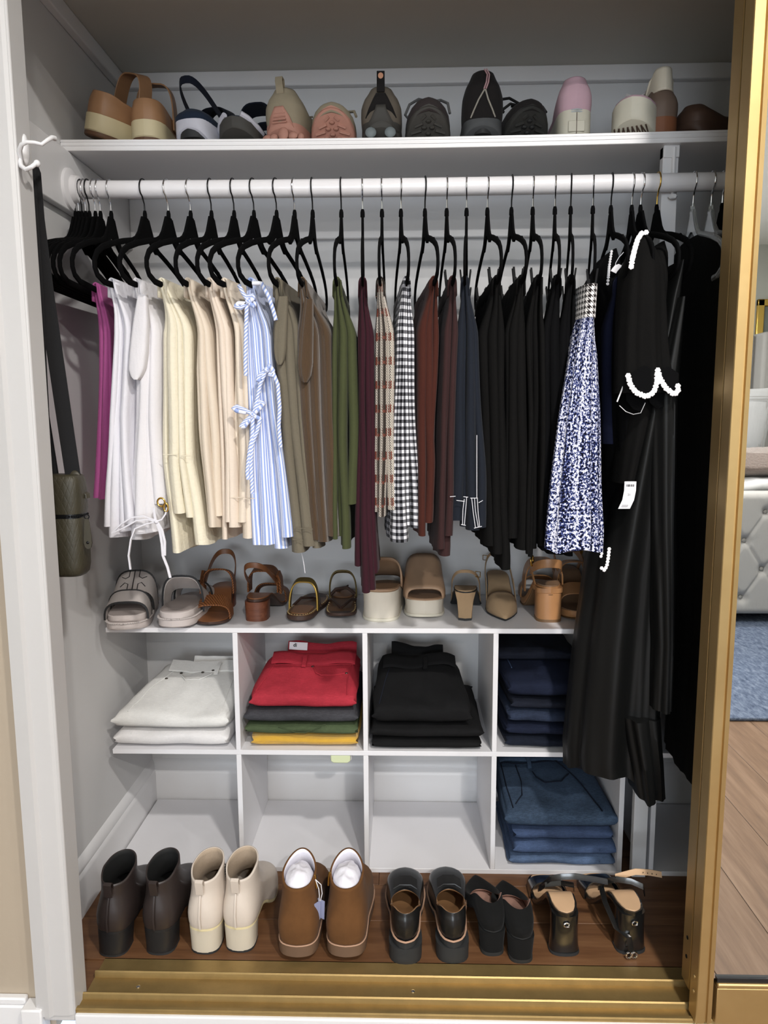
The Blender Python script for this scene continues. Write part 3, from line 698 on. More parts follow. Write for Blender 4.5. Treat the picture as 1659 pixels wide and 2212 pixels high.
# drawstring bow with eyelets on the white trousers
g, ob, F = T['white2']; inv = Vector(g.location); yk = F.Y(.185)
def pp(pts, Y): return [P(x, y, Y=Y)-inv for x, y in pts]
bow = [[(338, 1125), (310, 1114), (285, 1118), (262, 1132), (242, 1152)], [(242, 1152), (268, 1140), (296, 1124), (322, 1122), (338, 1128)], [(338, 1127), (315, 1132), (292, 1142), (283, 1165), (278, 1200), (282, 1230)],
       [(338, 1127), (346, 1150), (350, 1175), (352, 1200), (362, 1225), (368, 1248)], [(340, 1127), (350, 1145), (356, 1170), (356, 1200)], [(338, 1126), (350, 1122), (358, 1110), (362, 1096)], [(337, 1127), (334, 1112), (333, 1096)]]
mb = MB()
for b in bow:
    q = pp(b, yk); mb.tube([q[0].lerp(q[1], .0)]+q[1:], 1, 8, flat=(.0028, .0017))
mb.ball(pp([(338, 1127)], yk)[0], .0055, 10, 8, (1, 1, .8)); mb.build('drawstring', C['white1'], g)
for (x, y, tilt) in ((348, 1085, .3), (358, 1096, 1.0)):
    c = pp([(x, y)], F.Y(.186))[0]
    MB().tube([c+Vector((.0075*math.cos(a*PI/12)*(1 if tilt < .5 else .55), 0, .0085*math.sin(a*PI/12))) for a in range(24)], .002, 8, loop=True).build('eyelet', M['goldpin'], g)
# ties on the striped trousers
g, ob, F = T['stripe']; inv = Vector(g.location); ys = F.Y(.19)
def cords(lines, r=.0042):
    mb = MB()
    for l in lines:
        q = pp(l, ys); d = []
        for i in range(len(q)-1):
            for k in range(4): d.append(q[i].lerp(q[i+1], k/4))
        d.append(q[-1]); mb.tube(d, r, 10)
    return mb
tie = [[[(536, 652), (520, 666), (508, 662), (515, 655), (532, 656)], [(536, 652), (548, 645), (546, 638), (532, 642)], [(538, 655), (548, 662), (552, 652)], [(536, 650), (524, 632), (516, 615)], [(545, 612), (565, 612), (580, 640), (590, 670), (596, 692)], [(533, 660), (531, 720), (530, 780), (531, 812)]],
       [[(575, 800), (582, 790), (590, 800), (588, 812), (580, 808)], [(575, 800), (560, 812), (556, 822), (566, 820)], [(575, 800), (562, 830), (556, 860), (548, 895)], [(590, 806), (600, 830), (604, 880), (602, 920), (606, 966)]],
       [[(546, 896), (530, 886), (512, 878), (504, 882), (512, 888), (532, 892)], [(546, 896), (560, 884), (570, 872), (562, 868), (552, 886)], [(544, 898), (528, 912), (520, 922), (528, 922), (540, 906)], [(546, 898), (545, 940), (538, 980), (534, 1020), (536, 1036)], [(548, 898), (562, 905), (556, 930), (545, 960), (542, 1000), (545, 1066)]]]
for l in tie: cords(l).ball(pp([l[0][0]], ys)[0], .0065, 10, 8).build('tie', C['rope'], g)
# ------------------------------------------------------------------ soft lofts (skirt, blouse, dresses)
def loft(rows, n=56, folds=9, seed=1, famp=.006, bot=.0):
    """rows of (z, cx, cy, half x, half y, turn, fold strength)"""
    rs = []
    zs = [r[0] for r in rows][::-1]
    N = max(24, int((rows[0][0]-rows[-1][0])/.012))
    for i in range(N+1):
        z = rows[0][0] + (rows[-1][0]-rows[0][0])*i/N
        cx, cy, a, b, rot, fo = [interp(z, zs, [r[k] for r in rows][::-1]) for k in range(1, 7)]
        ring = []
        for j in range(n):
            th = 2*PI*j/n; c, s = math.cos(th), math.sin(th)
            ph = folds*th + 1.3*math.sin(2*th+seed) + seed
            w = fo*famp*(math.sin(ph) + .5*math.sin(2.3*ph+z*2)) + fo*.004*vn(c*2+seed, s*2, z*4)
            x = math.copysign(abs(c)**.8, c)*(a+w*.6); y = math.copysign(abs(s)**.8, s)*(b+w)
            zz = z + (bot*math.sin(ph*.5+1) if i == N else 0)
            ring.append(Vector((cx+x*math.cos(rot)-y*math.sin(rot), cy+x*math.sin(rot)+y*math.cos(rot), zz)))
        rs.append(ring)
    mb = MB(); n_ = n; vs = []; uvs = []
    ref = rs[N//2]; d = [0]
    for j in range(1, n): d.append(d[-1]+(ref[j]-ref[j-1]).length)
    for r in rs:
        for j, p in enumerate(r): vs.append(p); uvs.append((d[j], p.z))
    fs = [(i*n+j, i*n+(j+1) % n, (i+1)*n+(j+1) % n, (i+1)*n+j) for i in range(N) for j in range(n)]
    fs.append(tuple(range(n-1, -1, -1))); fs.append(tuple(N*n+j for j in range(n)))
    mb.add(vs, fs, uvs)
    return mb
def local(mb, o):
    iv = Vector(o.location); mb.v = [tuple(Vector(p)-iv) for p in mb.v]; return mb
def rowpx(y, xl, xr, Yf, dep, fold, lean=0.0):
    """loft row whose near edge spans photo x xl..xr at depth Yf and which is dep deep"""
    a, b = P(xl, y, Y=Yf), P(xr, y, Y=Yf)
    return (a.z, (a.x+b.x)/2+lean, Yf+dep/2, abs(b.x-a.x)/2, dep/2, 0, fold)
# drooping pocket bags
def droop(key, rows):
    g, ob, F = T[key]; Yp = F.Y(.178)
    local(loft([rowpx(y, xl, xr, Yp, d_, .5) for y, xl, xr, d_ in rows], 28, 3, len(key), .002), g).build('pocket_fold', C[key], g, sharp=75)
droop('white2', [(636, 296, 316, .012), (700, 283, 318, .02), (760, 275, 315, .024), (796, 273, 310, .024), (812, 279, 303, .02), (820, 288, 297, .012)])
droop('brown', [(646, 657, 676, .012), (720, 647, 676, .02), (785, 642, 675, .024), (812, 646, 671, .022), (826, 654, 664, .012)])
droop('grey', [(640, 601, 622, .012), (700, 592, 620, .02), (755, 590, 617, .022), (778, 594, 613, .02), (788, 600, 608, .012)])
Fs = G['skirt']; ysk = 1.40
sk = thing('tweed_skirt', 'blue, white and black tweed skirt clipped by its checked waistband', 'skirt', (Fs.X, ysk, 1.3))
local(loft([rowpx(612, 1259, 1303, ysk+.02, .20, .2), rowpx(640, 1257, 1301, ysk+.01, .20, .3), rowpx(684, 1254, 1298, ysk, .18, .3)], 48, 6, 2, .002), sk).build('waistband', C['hound'], sk, sharp=70)
local(loft([rowpx(680, 1256, 1294, ysk+.004, .17, .3), rowpx(760, 1238, 1295, ysk-.008, .07, .7), rowpx(900, 1212, 1300, ysk-.018, .055, 1), rowpx(1050, 1194, 1303, ysk-.02, .055, 1), rowpx(1150, 1184, 1308, ysk-.022, .055, 1), rowpx(1192, 1181, 1306, ysk-.022, .055, 1)], 64, 7, 4, .0035, .004), sk).build('skirt_panel', C['tweed'], sk, sharp=70)
# black blouse with daisy trim
def daisy_mesh():
    mb = MB()
    for k in range(6): mb.ball((.0032*math.cos(k*PI/3), 0, .0032*math.sin(k*PI/3)), .0025, 6, 4, (1, .45, 1))
    mb.ball((0, -.0006, 0), .0018, 6, 4, (1, .7, 1))
    o = mb.build('daisy', C['daisy']); m = o.data; bpy.data.objects.remove(o); return m
DAISY = daisy_mesh()
def daisies(par, line, Y, step=.0075, sc=1.0, rx=0):
    """row of lace daisies along a line of photo pixels at depth(s) Y"""
    iv = Vector(par.location); ys = Y if isinstance(Y, list) else [Y]*len(line)
    q = [P(x, y, Y=d) for (x, y), d in zip(line, ys)]
    acc = 0; i = 0; pos = q[0].copy(); out = [q[0]]
    for i in range(len(q)-1):
        L = (q[i+1]-q[i]).length; t = step-acc
        while t <= L: out.append(q[i].lerp(q[i+1], t/L)); t += step
        acc = (acc+L) % step
    for k, p in enumerate(out):
        o = bpy.data.objects.new('daisy', DAISY); COL.objects.link(o); o.parent = par; o.location = p-iv
        o.rotation_euler = (rx, k*.5, 0); o.scale = (sc, sc, sc)
Fb = G['blouse']; bl = thing('black_blouse', 'black blouse with scalloped sleeve edged in white daisy lace', 'blouse', (Fb.X, RODY, 1.45))
def bp(u, w, z): return Fb.pt(w, u, z)
# sleeve hanging over the near end of the hanger
ysl = 1.355
local(loft([rowpx(505, 1390, 1400, ysl+.10, .06, 0), rowpx(530, 1378, 1424, ysl+.05, .10, .2), rowpx(570, 1364, 1448, ysl+.012, .13, .4), rowpx(640, 1357, 1452, ysl, .13, .6), rowpx(740, 1350, 1455, ysl, .12, .9), rowpx(806, 1348, 1462, ysl, .11, 1), rowpx(848, 1346, 1464, ysl, .10, 1)], 60, 5, 3, .005), bl).build('sleeve', C['black'], bl, sharp=70)
# scallops below the sleeve
def scallop(pts, Y, th=.004):
    mb = MB(); f = [P(x, y, Y=Y)-Vector(bl.location) for x, y in pts]; b = [p+Vector((0, th, 0)) for p in f]
    mb.rings([f, b], True, True, True); return mb
for pts, Y in (([(1356, 812), (1364, 836), (1378, 852), (1396, 858), (1412, 850), (1420, 832), (1424, 800), (1390, 790)], ysl-.004), ([(1424, 798), (1430, 820), (1446, 842), (1458, 852), (1466, 838), (1466, 806), (1445, 792)], ysl-.003),
               ([(1352, 840), (1354, 866), (1368, 884), (1386, 890), (1396, 870), (1394, 846), (1372, 838)], ysl+.03), ([(1396, 846), (1404, 870), (1420, 884), (1440, 876), (1456, 856), (1450, 838), (1420, 836)], ysl+.03)):
    scallop(pts, Y).build('scallop', C['black2'], bl)
daisies(bl, [(1357, 812), (1362, 832), (1374, 848), (1396, 857), (1412, 848), (1419, 828), (1420, 802)], ysl-.006)
daisies(bl, [(1421, 800), (1426, 818), (1438, 838), (1456, 852), (1465, 846), (1464, 830)], ysl-.006)
MB().tube([P(x, y, Y=ysl+.02)-Vector(bl.location) for x, y in ((1352, 816), (1344, 840), (1333, 868))], .0014, 6).build('lace_edge', C['daisy'], bl)
MB().tube([P(x, y, Y=ysl+.027)-Vector(bl.location) for x, y in ((1338, 876), (1352, 889), (1368, 895), (1384, 892), (1394, 870))], .0007, 6).build('lace_edge', C['daisy'], bl)
# neckline
daisies(bl, [(1396, 502), (1386, 504), (1378, 516), (1372, 535), (1366, 560), (1363, 580)], [1.44, 1.44, 1.425, 1.39, 1.36, 1.352], .0085, .95)
daisies(bl, [(1321, 543), (1316, 575), (1314, 600), (1312, 618)], [1.55, 1.52, 1.485, 1.475], .0085, .55)
local(loft([rowpx(536, 1326, 1336, 1.60, .16, 0), rowpx(560, 1314, 1350, 1.575, .20, .3), rowpx(600, 1300, 1372, 1.50, .27, .5), rowpx(640, 1318, 1392, 1.46, .30, .5), rowpx(760, 1330, 1420, 1.42, .33, .8), rowpx(1000, 1335, 1422, 1.42, .33, 1), rowpx(1160, 1336, 1420, 1.42, .32, 1)], 60, 8, 5, .005), bl).build('body', C['black2'], bl, sharp=70)
lb = [P(x, y, Y=1.50)-Vector(bl.location) for x, y in ((1342, 573), (1334, 576), (1328, 583), (1325, 588))]
MB().ribbon(lb, Vector((.0055, 0, -.0026)), .001).build('neck_label', M['white'], bl)
MB().tube([P(x, y, Y=1.503)-Vector(bl.location) for x, y in ((1347, 545), (1337, 556), (1330, 568), (1329, 576))], .0008, 6).build('hang_loop', C['stitch'], bl)
# black top with a swing tag
tp = thing('black_shirt', 'plain black top hanging behind the blouse with a white price tag at its hem', 'shirt', (G['top2'].X, RODY, 1.3))
local(loft([rowpx(520, 1430, 1440, 1.52, .16, 0), rowpx(545, 1405, 1462, 1.44, .28, .2), rowpx(600, 1385, 1470, 1.40, .38, .5), rowpx(800, 1372, 1452, 1.405, .36, .8), rowpx(1046, 1338, 1384, 1.402, .34, 1)], 60, 8, 7, .003), tp).build('body', C['black'], tp, sharp=70)
tgY = 1.399; tl = Vector(tp.location)
lp = [(1362, 1040), (1361, 1060), (1357, 1080), (1348, 1099)]
tgm = MB().ribbon([P(x, y, Y=tgY-.002*i)-tl for i, (x, y) in enumerate(lp)], [Vector((.0115, 0, 0))]*4, .0008).build('price_tag', M['white'], tp)
bars = MB(); b0 = P(1353, 1049, Y=tgY-.0022)-tl
for k in range(9):
    x = b0.x+.0017*k+.0004*(k % 3); bars.box(x, x+.0007+.0004*(k % 2), b0.y-.0004, b0.y, b0.z-.002, b0.z+.0025)
bars.build('barcode', M['ink'], tgm, flat=True)
q = P(1359, 1069, Y=tgY-.0035)-tl; text_mesh('21', .0062, 'size_print', M['ink'], tgm, q, (PI/2, 0, 0))
q = P(1350, 1092, Y=tgY-.0068)-tl
fine = MB()
for r_ in range(2):
    for k in range(7): fine.box(q.x-.006+k*.0018-.001*r_, q.x-.0048+k*.0018-.001*r_, q.y-.0006, q.y-.0002, q.z-.0028*r_, q.z-.0028*r_+.0009)
fine.build('fine_print', M['ink'], tgm, flat=True)
# long black satin dress, in front of the cubby unit
dr = thing('satin_dress', 'long black satin dress falling in flared folds in front of the cubbies', 'dress', (G['satin'].X, 1.48, .9))
local(loft([rowpx(560, 1470, 1486, 1.40, .30, .1), rowpx(640, 1442, 1488, 1.40, .34, .3), rowpx(860, 1395, 1470, 1.405, .30, .7), rowpx(1100, 1332, 1462, 1.41, .24, .9), rowpx(1240, 1300, 1455, 1.415, .20, 1), rowpx(1400, 1276, 1448, 1.42, .185, 1.2), rowpx(1560, 1258, 1440, 1.42, .185, 1.5), rowpx(1652, 1250, 1436, 1.42, .19, 1.7), rowpx(1690, 1252, 1438, 1.42, .19, 1.7)], 84, 6, 1.4, .0085, .02), dr).build('dress_body', C['satin'], dr, sharp=75)
local(loft([rowpx(1560, 1352, 1434, 1.405, .09, 1), rowpx(1660, 1372, 1440, 1.40, .09, 1.4), rowpx(1735, 1384, 1441, 1.40, .08, 1.5)], 48, 4, 3, .005, .004), dr).build('train_fold', C['satin'], dr, sharp=75)
ln = thing('satin_slip', 'short black satin slip panel in front of the dark dress', 'dress', (.52, 1.40, .9))
local(loft([rowpx(640, 1470, 1486, 1.385, .05, .2), rowpx(860, 1416, 1470, 1.385, .06, .8), rowpx(1150, 1418, 1464, 1.385, .06, 1), rowpx(1400, 1425, 1462, 1.385, .06, 1.1), rowpx(1541, 1418, 1456, 1.385, .06, 1.2)], 40, 4, 2, .005), ln).build('panel', C['satin'], ln, sharp=75)
daisies(dr, [(1296, 1184), (1300, 1196), (1297, 1206)], 1.43, .006, .6); daisies(dr, [(1316, 1186), (1314, 1205), (1311, 1222), (1306, 1232), (1298, 1226)], 1.412, .0065, .7)
for key, y0, yb, xl, xr, mt, lab in (('far2', 500, 1530, 1470, 1545, 'black2', 'long black dress in deep shade beside the gold door'), ('far3', 470, 1500, 1540, 1610, 'black2', 'black coat mostly hidden behind the gold door'), ('far1', 540, 1480, 1450, 1520, 'black', 'black dress between the satin dress and the shaded one')):
    d = thing('black_dress', lab, 'dress', (G[key].X, RODY, .9)); Fq = G[key]
    zt = Fq.z-.12; yc = RODY
    zb_ = .36
    sec = [(zt, .010, .06, 0, yc), (zt-.03, .014, .17, .3, yc), (zt-.10, .016, .21, .5, yc), (zt-.5, .017, .16, .8, yc-.06), (.70, .017, .11, .9, 1.495), (zb_, .018, .11, 1, 1.495)]
    rws = [(z, Fq.X, cy_, a, b, Fq.a*.4, fo) for z, a, b, fo, cy_ in sec]
    # keep clear of the cubby unit below its top
    local(loft(rws, 56, 8, 3+len(lab), .004), d).build('body', C[mt], d, sharp=75)
# loose thread hanging under the grey trousers
th = MB().tube([P(650, 1188, Y=1.47), P(655, 1210, Y=1.47), P(659, 1238, Y=1.47)], .0009, 6).build('loose_cord', C['stitch'])
tag(th, 'thin white cord end hanging below the grey-olive trousers', 'cord')
# ------------------------------------------------------------------ quilted bag on the hook
def m_bag():
    t = NT('green_quilted_leather'); sp = t.n('ShaderNodeSeparateXYZ'); t.t.links.new(t.coord('Object'), sp.inputs[0])
    h = t.math('ADD', sp.outputs[1], sp.outputs[0])
    a = t.math('ABSOLUTE', t.math('SINE', t.math('MULTIPLY', t.math('ADD', t.math('MULTIPLY', h, 2.0), sp.outputs[2]), 120.0)))
    b = t.math('ABSOLUTE', t.math('SINE', t.math('MULTIPLY', t.math('SUBTRACT', t.math('MULTIPLY', h, 2.0), sp.outputs[2]), 120.0)))
    q = t.math('MINIMUM', a, b); q = t.math('POWER', q, .35)
    col = t.mix(t.noise(t.coord(), 20), rgb(44, 41, 29), rgb(62, 57, 42)); t.bump(t.math('ADD', t.math('MULTIPLY', q, 1.2), t.noise(t.coord(), 400)), .35, .001)
    return t.done(col, .5, 0, .45)
M['bag'] = m_bag(); M['strap'] = fabric('black_webbing', (.012, .012, .013, 1), uv=False); M['olivel'] = leather('olive_leather', rgb(54, 49, 35), .5)
bg = thing('crossbody_bag', 'olive green quilted phone bag hanging from a black strap', 'bag', (-.655, 1.318, .9))
bl_ = Vector(bg.location)
pa, pb = P(175, 1030, Y=1.318), P(170, 1235, Y=1.318)
hx, hy = .043, .030
def bagsec(z, s=1.0):
    ring = []
    for j in range(40):
        th_ = 2*PI*j/40; c, q = math.cos(th_), math.sin(th_)
        ring.append(Vector((math.copysign(abs(c)**.45, c)*hx*s, math.copysign(abs(q)**.6, q)*hy*s, z)))
    return ring
bz0, bz1 = pb.z-.905, pa.z-.895
zm_ = P(180, 1112, Y=1.318).z-.9
xo = pa.x+.004-hx+.655
def sh_(r): return [p+Vector((xo, 0, 0)) for p in r]
MB().rings([sh_(bagsec(z, s)) for z, s in ((bz0, .80), (bz0+.006, .92), (bz0+.02, .985), (bz0+.05, 1), (zm_-.012, 1), (zm_-.004, .97))], True, True, True).build('lower_body', M['bag'], bg, sharp=60)
MB().rings([sh_(bagsec(z, s)) for z, s in ((zm_+.004, .97), (zm_+.012, 1), (bz1-.03, 1), (bz1-.012, .97), (bz1-.003, .9), (bz1, .78))], True, True, True).build('upper_body', M['bag'], bg, sharp=60)
MB().rings([sh_(bagsec(z, .955)) for z in (zm_-.005, zm_+.005)]).build('zipper_tape', M['blackmetal'], bg)
zt_ = MB()
for k, p in enumerate(sh_(bagsec(zm_, .968))):
    if p.y < .02: zt_.ball(p, .0022, 6, 4)
zt_.build('zipper_teeth', M['blackmetal'], bg)
def ring_at(c, r, t_, mat, nm, axis='y'):
    MB().tube([Vector(c)+Vector((r*math.cos(a*PI/10), 0, r*math.sin(a*PI/10))) for a in range(20)], t_, 6, loop=True).build(nm, mat, bg)
pr_ = P(187, 1116, Y=1.30)-bl_
ring_at(pr_, .0045, .0011, M['blackmetal'], 'puller_ring')
MB().rings([[pr_+Vector((w*.9, y, z)) for w, y in ((-w0, -.0015), (w0, -.0015), (w0, .0015), (-w0, .0015))] for w0, z in ((.003, -.004), (.0052, -.012), (.0078, -.04), (.0085, -.05), (.006, -.058), (.002, -.061))], True, True, True).build('zip_puller', M['olivel'], bg)
MB().ball(pr_+Vector((0, -.002, -.049)), .0028, 10, 6, (1, .5, 1)).build('rivet', M['blackmetal'], bg)
t2 = P(184, 1064, Y=1.33)-bl_
MB().tube([t2+Vector((-.02, 0, .003)), t2+Vector((-.004, -.004, .004)), t2+Vector((.006, -.004, -.003)), t2+Vector((.006, -.004, -.010))], 1, 10, flat=(.007, .002)).build('side_tab', M['olivel'], bg)
ear = P(160, 1030, Y=1.318)-bl_
MB().ball(ear, .0125, 14, 8, (1, .35, 1)).build('strap_ear', M['olivel'], bg); MB().ball(ear+Vector((.001, -.004, .0)), .0042, 10, 6, (1, .5, 1)).build('rivet', M['blackmetal'], bg)
st = [P(x, y, Y=d)-bl_ for x, y, d in ((62, 352, 1.268), (70, 372, 1.272), (78, 470, 1.28), (100, 640, 1.29), (124, 800, 1.30), (143, 930, 1.31), (158, 1030, 1.318))]
MB().ribbon(st, [Vector((.0125, .005, 0))]*len(st), .002).build('strap', M['strap'], bg, mods=[])
st2 = [P(x, y, Y=d)-bl_ for x, y, d in ((62, 352, 1.268), (58, 372, 1.262), (64, 470, 1.258), (76, 640, 1.262), (84, 800, 1.29), (90, 900, 1.32), (112, 1035, 1.335))]
MB().ribbon(st2, [Vector((.0105, .009, 0))]*len(st2), .002).build('strap', M['strap'], bg)
# ------------------------------------------------------------------ folded jeans in the cubbies
D = {'white': m_denim('white_denim', rgb(214, 213, 210), .06), 'white_b': m_denim('off_white_denim', rgb(216, 214, 214), .05), 'red': m_denim('red_denim', rgb(156, 44, 56), .16), 'char': m_denim('charcoal_denim', rgb(58, 58, 62), .25, 9), 'green': m_denim('green_denim', rgb(68, 80, 56), .14),
     'yellow': m_cord('yellow_corduroy', rgb(208, 162, 58), .0022), 'black': m_denim('black_denim', (.005, .005, .0055, 1), .2), 'ink': m_denim('ink_denim', (.008, .010, .018, 1), .3), 'navy': m_denim('navy_denim', rgb(22, 28, 46), .22), 'blue': m_denim('mid_blue_denim', rgb(38, 46, 64), .3),
     'dark': m_denim('dark_blue_denim', rgb(19, 24, 36), .3), 'wash': m_denim('washed_blue_denim', rgb(50, 64, 82), .42, 9), 'lblue': m_denim('light_blue_denim', rgb(64, 80, 110), .25), 'lblue2': m_denim('pale_blue_denim', rgb(78, 96, 124), .25), 'lblue3': m_denim('soft_blue_denim', rgb(56, 70, 98), .25)}
def jeans(name, label, mat, x0, x1, y0, y1, z0, tf, tb, seed=1, skew=0.0, waist=False, lay=3, group=None, bulge=.012, wav=.006, backnarrow=0.0, side=0.0):
    """folded pair lying in a stack: front fold thickness tf, back thickness tb"""
    g = thing(name, label, 'jeans', ((x0+x1)/2, y0, z0), group=group)
    W, Dp = x1-x0, y1-y0; nx, nl = 30, 40; rs = []
    def top(s, f): return lerp(tf, tb, smooth(-.1, 1, f)) + wav*vn(s*2.2+seed, f*3, seed) + .35*wav*vn(s*7, f*8+seed, 3)
    def skx(f): return skew*f
    for i in range(nx+1):
        s = i/nx; e = (2*s-1); edge = max(0, 1-abs(e)**10)**.5
        ring = []
        for j in range(nl):
            a = 2*PI*j/nl; c, q = -math.cos(a), math.sin(a)
            f = .5+.5*math.copysign(abs(c)**.42, c)
            h = math.copysign(abs(q)**.62, q)
            t = top(s, f); z = t*(.5+.5*h*(.55+.45*edge))
            inset = (1-edge)*.0
            wloc = W*(1-backnarrow*f)
            x = -wloc/2 + wloc*s + skx(f) + .004*math.sin(z/t*PI*lay*2+seed)*(abs(e)**6)*math.copysign(1, e) + .004*vn(f*5, seed, s)
            ff = f
            yy = Dp*ff + (.004*vn(s*4, seed*2, h) if f < .2 else 0) + side*abs(e)
            ring.append(Vector((x, yy, z)))
        rs.append(ring)
    MB().rings(rs, True, True, True).build('folded_leg', mat, g, sharp=75)
    def surf(s, f, lift=.0015):
        wloc = W*(1-backnarrow*f)
        cc = math.copysign(abs(2*f-1)**(1/.42), 2*f-1) if 0 <= f <= 1 else 1; h = max(0, 1-cc*cc)**.31; ed = max(0, 1-abs(2*s-1)**10)**.5
        return Vector((-wloc/2+wloc*s+skx(f), Dp*f+side*abs(2*s-1), top(s, f)*(.5+.5*h*(.55+.45*ed))+lift))
    g_surf = surf
    return g, surf
def seam(g, surf, pts, mat, name='seam', r=.0013, lift=.0012):
    q = []
    for i in range(len(pts)-1):
        for k in range(5):
            t = k/5; q.append(surf(lerp(pts[i][0], pts[i+1][0], t), lerp(pts[i][1], pts[i+1][1], t), lift))
    q.append(surf(pts[-1][0], pts[-1][1], lift))
    return MB().tube(q, r, 6).build(name, mat, g)
def rivet(g, surf, s, f): MB().ball(surf(s, f, .001), .0042, 10, 6, (1, 1, .5)).build('rivet', M['rivet'], g)
def waistband(g, surf, mat, s0, s1, f0, f1, hv=(0, .016, .007), curve=0.0):
    """standing waistband: band across the back of the folded pair"""
    n = 18; path = []
    for i in range(n+1):
        s = lerp(s0, s1, i/n); p = surf(s, lerp(f0, f1, i/n)+curve*math.sin(PI*i/n), .006+.004*math.sin(i*.42+1)); path.append(p)
    mb = MB(); mb.ribbon(path, [Vector(hv)]*(n+1), .005); return mb.build('waistband', mat, g, sharp=60)
def belt_loop(g, surf, mat, s, f):
    p = surf(s, f, .006); MB().ribbon([p+Vector((-.001, -.026, -.006)), p+Vector((0, -.014, .002)), p+Vector((0, .008, .009)), p+Vector((.001, .016, .010))], Vector((.0055, 0, 0)), .003).build('belt_loop', mat, g)
M['rivet'] = plain('dark_rivet', rgb(96, 90, 84), .35, .8)
ZM = U_V+U_T; YJ = U_Y+.018
def pz(y, Y=YJ): return P(800, y, Y=Y).z
def px_(x, y, Y=YJ): return P(x, y, Y=Y).x
# cell 1: white
g, s = jeans('folded_jeans', 'white folded jeans at the bottom of the white pair of jeans', D['white_b'], px_(252, 1600), px_(492, 1600), YJ-.012, YJ+.28, ZM, .042, .05, 2, skew=.018)
seam(g, s, [(.14, .02), (.16, .9)], D['white_b']); 
g, s = jeans('folded_jeans', 'white folded jeans with dark rivets lying on top of another white pair', D['white'], px_(246, 1560), px_(494, 1560), YJ-.012, YJ+.24, ZM+.044, .046, .098, 4, skew=.042, backnarrow=.24, wav=.010)
waistband(g, s, D['white'], .14, .98, .74, .78, (0, .02, .008)); waistband(g, s, D['white'], .3, .98, .93, .95, (0, .01, .012)); belt_loop(g, s, D['white'], .70, .70)
for a in ((.20, .55), (.30, .66), (.54, .66), (.64, .70)): rivet(g, s, *a)
seam(g, s, [(.12, .04), (.14, .4), (.2, .7)], D['white']); seam(g, s, [(.32, .62), (.42, .52), (.56, .52), (.66, .62)], D['white']); seam(g, s, [(.92, .04), (.92, .5), (.95, .75)], D['white'])
# cell 2: yellow, green, charcoal, red
x0, x1 = px_(545, 1600), px_(772, 1600)
g, s = jeans('folded_jeans', 'mustard yellow corduroy jeans at the bottom of the colourful stack', D['yellow'], x0, x1, YJ-.004, YJ+.26, ZM, .030, .034, 6, wav=.004)
g, s = jeans('folded_jeans', 'olive green folded jeans with a pocket seam, under the charcoal pair', D['green'], px_(533, 1565), px_(770, 1565), YJ-.008, YJ+.27, ZM+.031, .030, .034, 8, wav=.004)
seam(g, s, [(.28, .03), (.36, .012), (.5, -.004), (.6, .012), (.72, .03)], D['green'])
MB().tube([Vector((-.055, -.0015, .026)), Vector((-.012, -.003, .012)), Vector((.01, -.003, .011)), Vector((.05, -.0015, .026))], .001, 6).build('pocket_seam', D['green'], g)
g, s = jeans('folded_jeans', 'charcoal grey folded jeans between the red and green pairs', D['char'], px_(530, 1535), px_(772, 1535), YJ-.012, YJ+.275, ZM+.062, .037, .045, 10, wav=.004)
g, s = jeans('folded_jeans', 'red folded jeans with belt loop on top of the colourful stack', D['red'], px_(542, 1500), px_(768, 1500), YJ-.012, YJ+.20, ZM+.10, .042, .085, 12, skew=.008, backnarrow=.08, wav=.007)
waistband(g, s, D['red'], .08, .97, .66, .68, (0, .022, .008)); waistband(g, s, D['red'], .2, .97, .90, .92, (0, .012, .022)); belt_loop(g, s, D['red'], .44, .60)
seam(g, s, [(.54, .52), (.58, .40), (.64, .35), (.75, .38), (.88, .42)], D['red'], 'pocket_seam', .0016); seam(g, s, [(.92, .03), (.91, .3), (.93, .58)], D['red'], 'seam', .0016); seam(g, s, [(.04, .06), (.09, .35), (.12, .6)], D['red'], 'seam', .0016)
seam(g, s, [(.10, .57), (.4, .55), (.6, .56), (.95, .6)], D['red'], 'waist_seam', .0014)
rivet(g, s, .53, .53); rivet(g, s, .89, .42)
q = s(.32, .88, .020)
lb_ = MB().box(-.024, .024, -.0008, .0008, -.010, .010).build('brand_label', M['white'], g, loc=q, rot=(-.25, .08, .1), flat=True)
text_mesh('di', .013, 'label_print', M['ink'], lb_, (-.009, -.0012, .002), (PI/2, 0, 0), bold=.0004)
# cell 3: black
g, s = jeans('folded_jeans', 'black folded jeans at the bottom of the all-black stack', D['black'], px_(806, 1600), px_(1036, 1600), YJ-.012, YJ+.27, ZM, .026, .03, 14)
g, s = jeans('folded_jeans', 'black folded jeans, middle one of the all-black stack', D['black'], px_(802, 1580), px_(1042, 1580), YJ-.014, YJ+.275, ZM+.027, .034, .04, 16)
g, s = jeans('folded_jeans', 'black folded jeans with raised waistband on top of the all-black stack', D['black'], px_(806, 1550), px_(1018, 1550), YJ-.012, YJ+.225, ZM+.062, .05, .112, 18, skew=-.008, backnarrow=.18, wav=.009)
waistband(g, s, D['black'], .06, .96, .66, .7, (0, .022, .008)); waistband(g, s, D['black'], .15, .85, .91, .93, (0, .012, .02)); belt_loop(g, s, D['black'], .58, .62); seam(g, s, [(.06, .06), (.1, .4), (.14, .62)], D['ink'], 'seam', .0012)
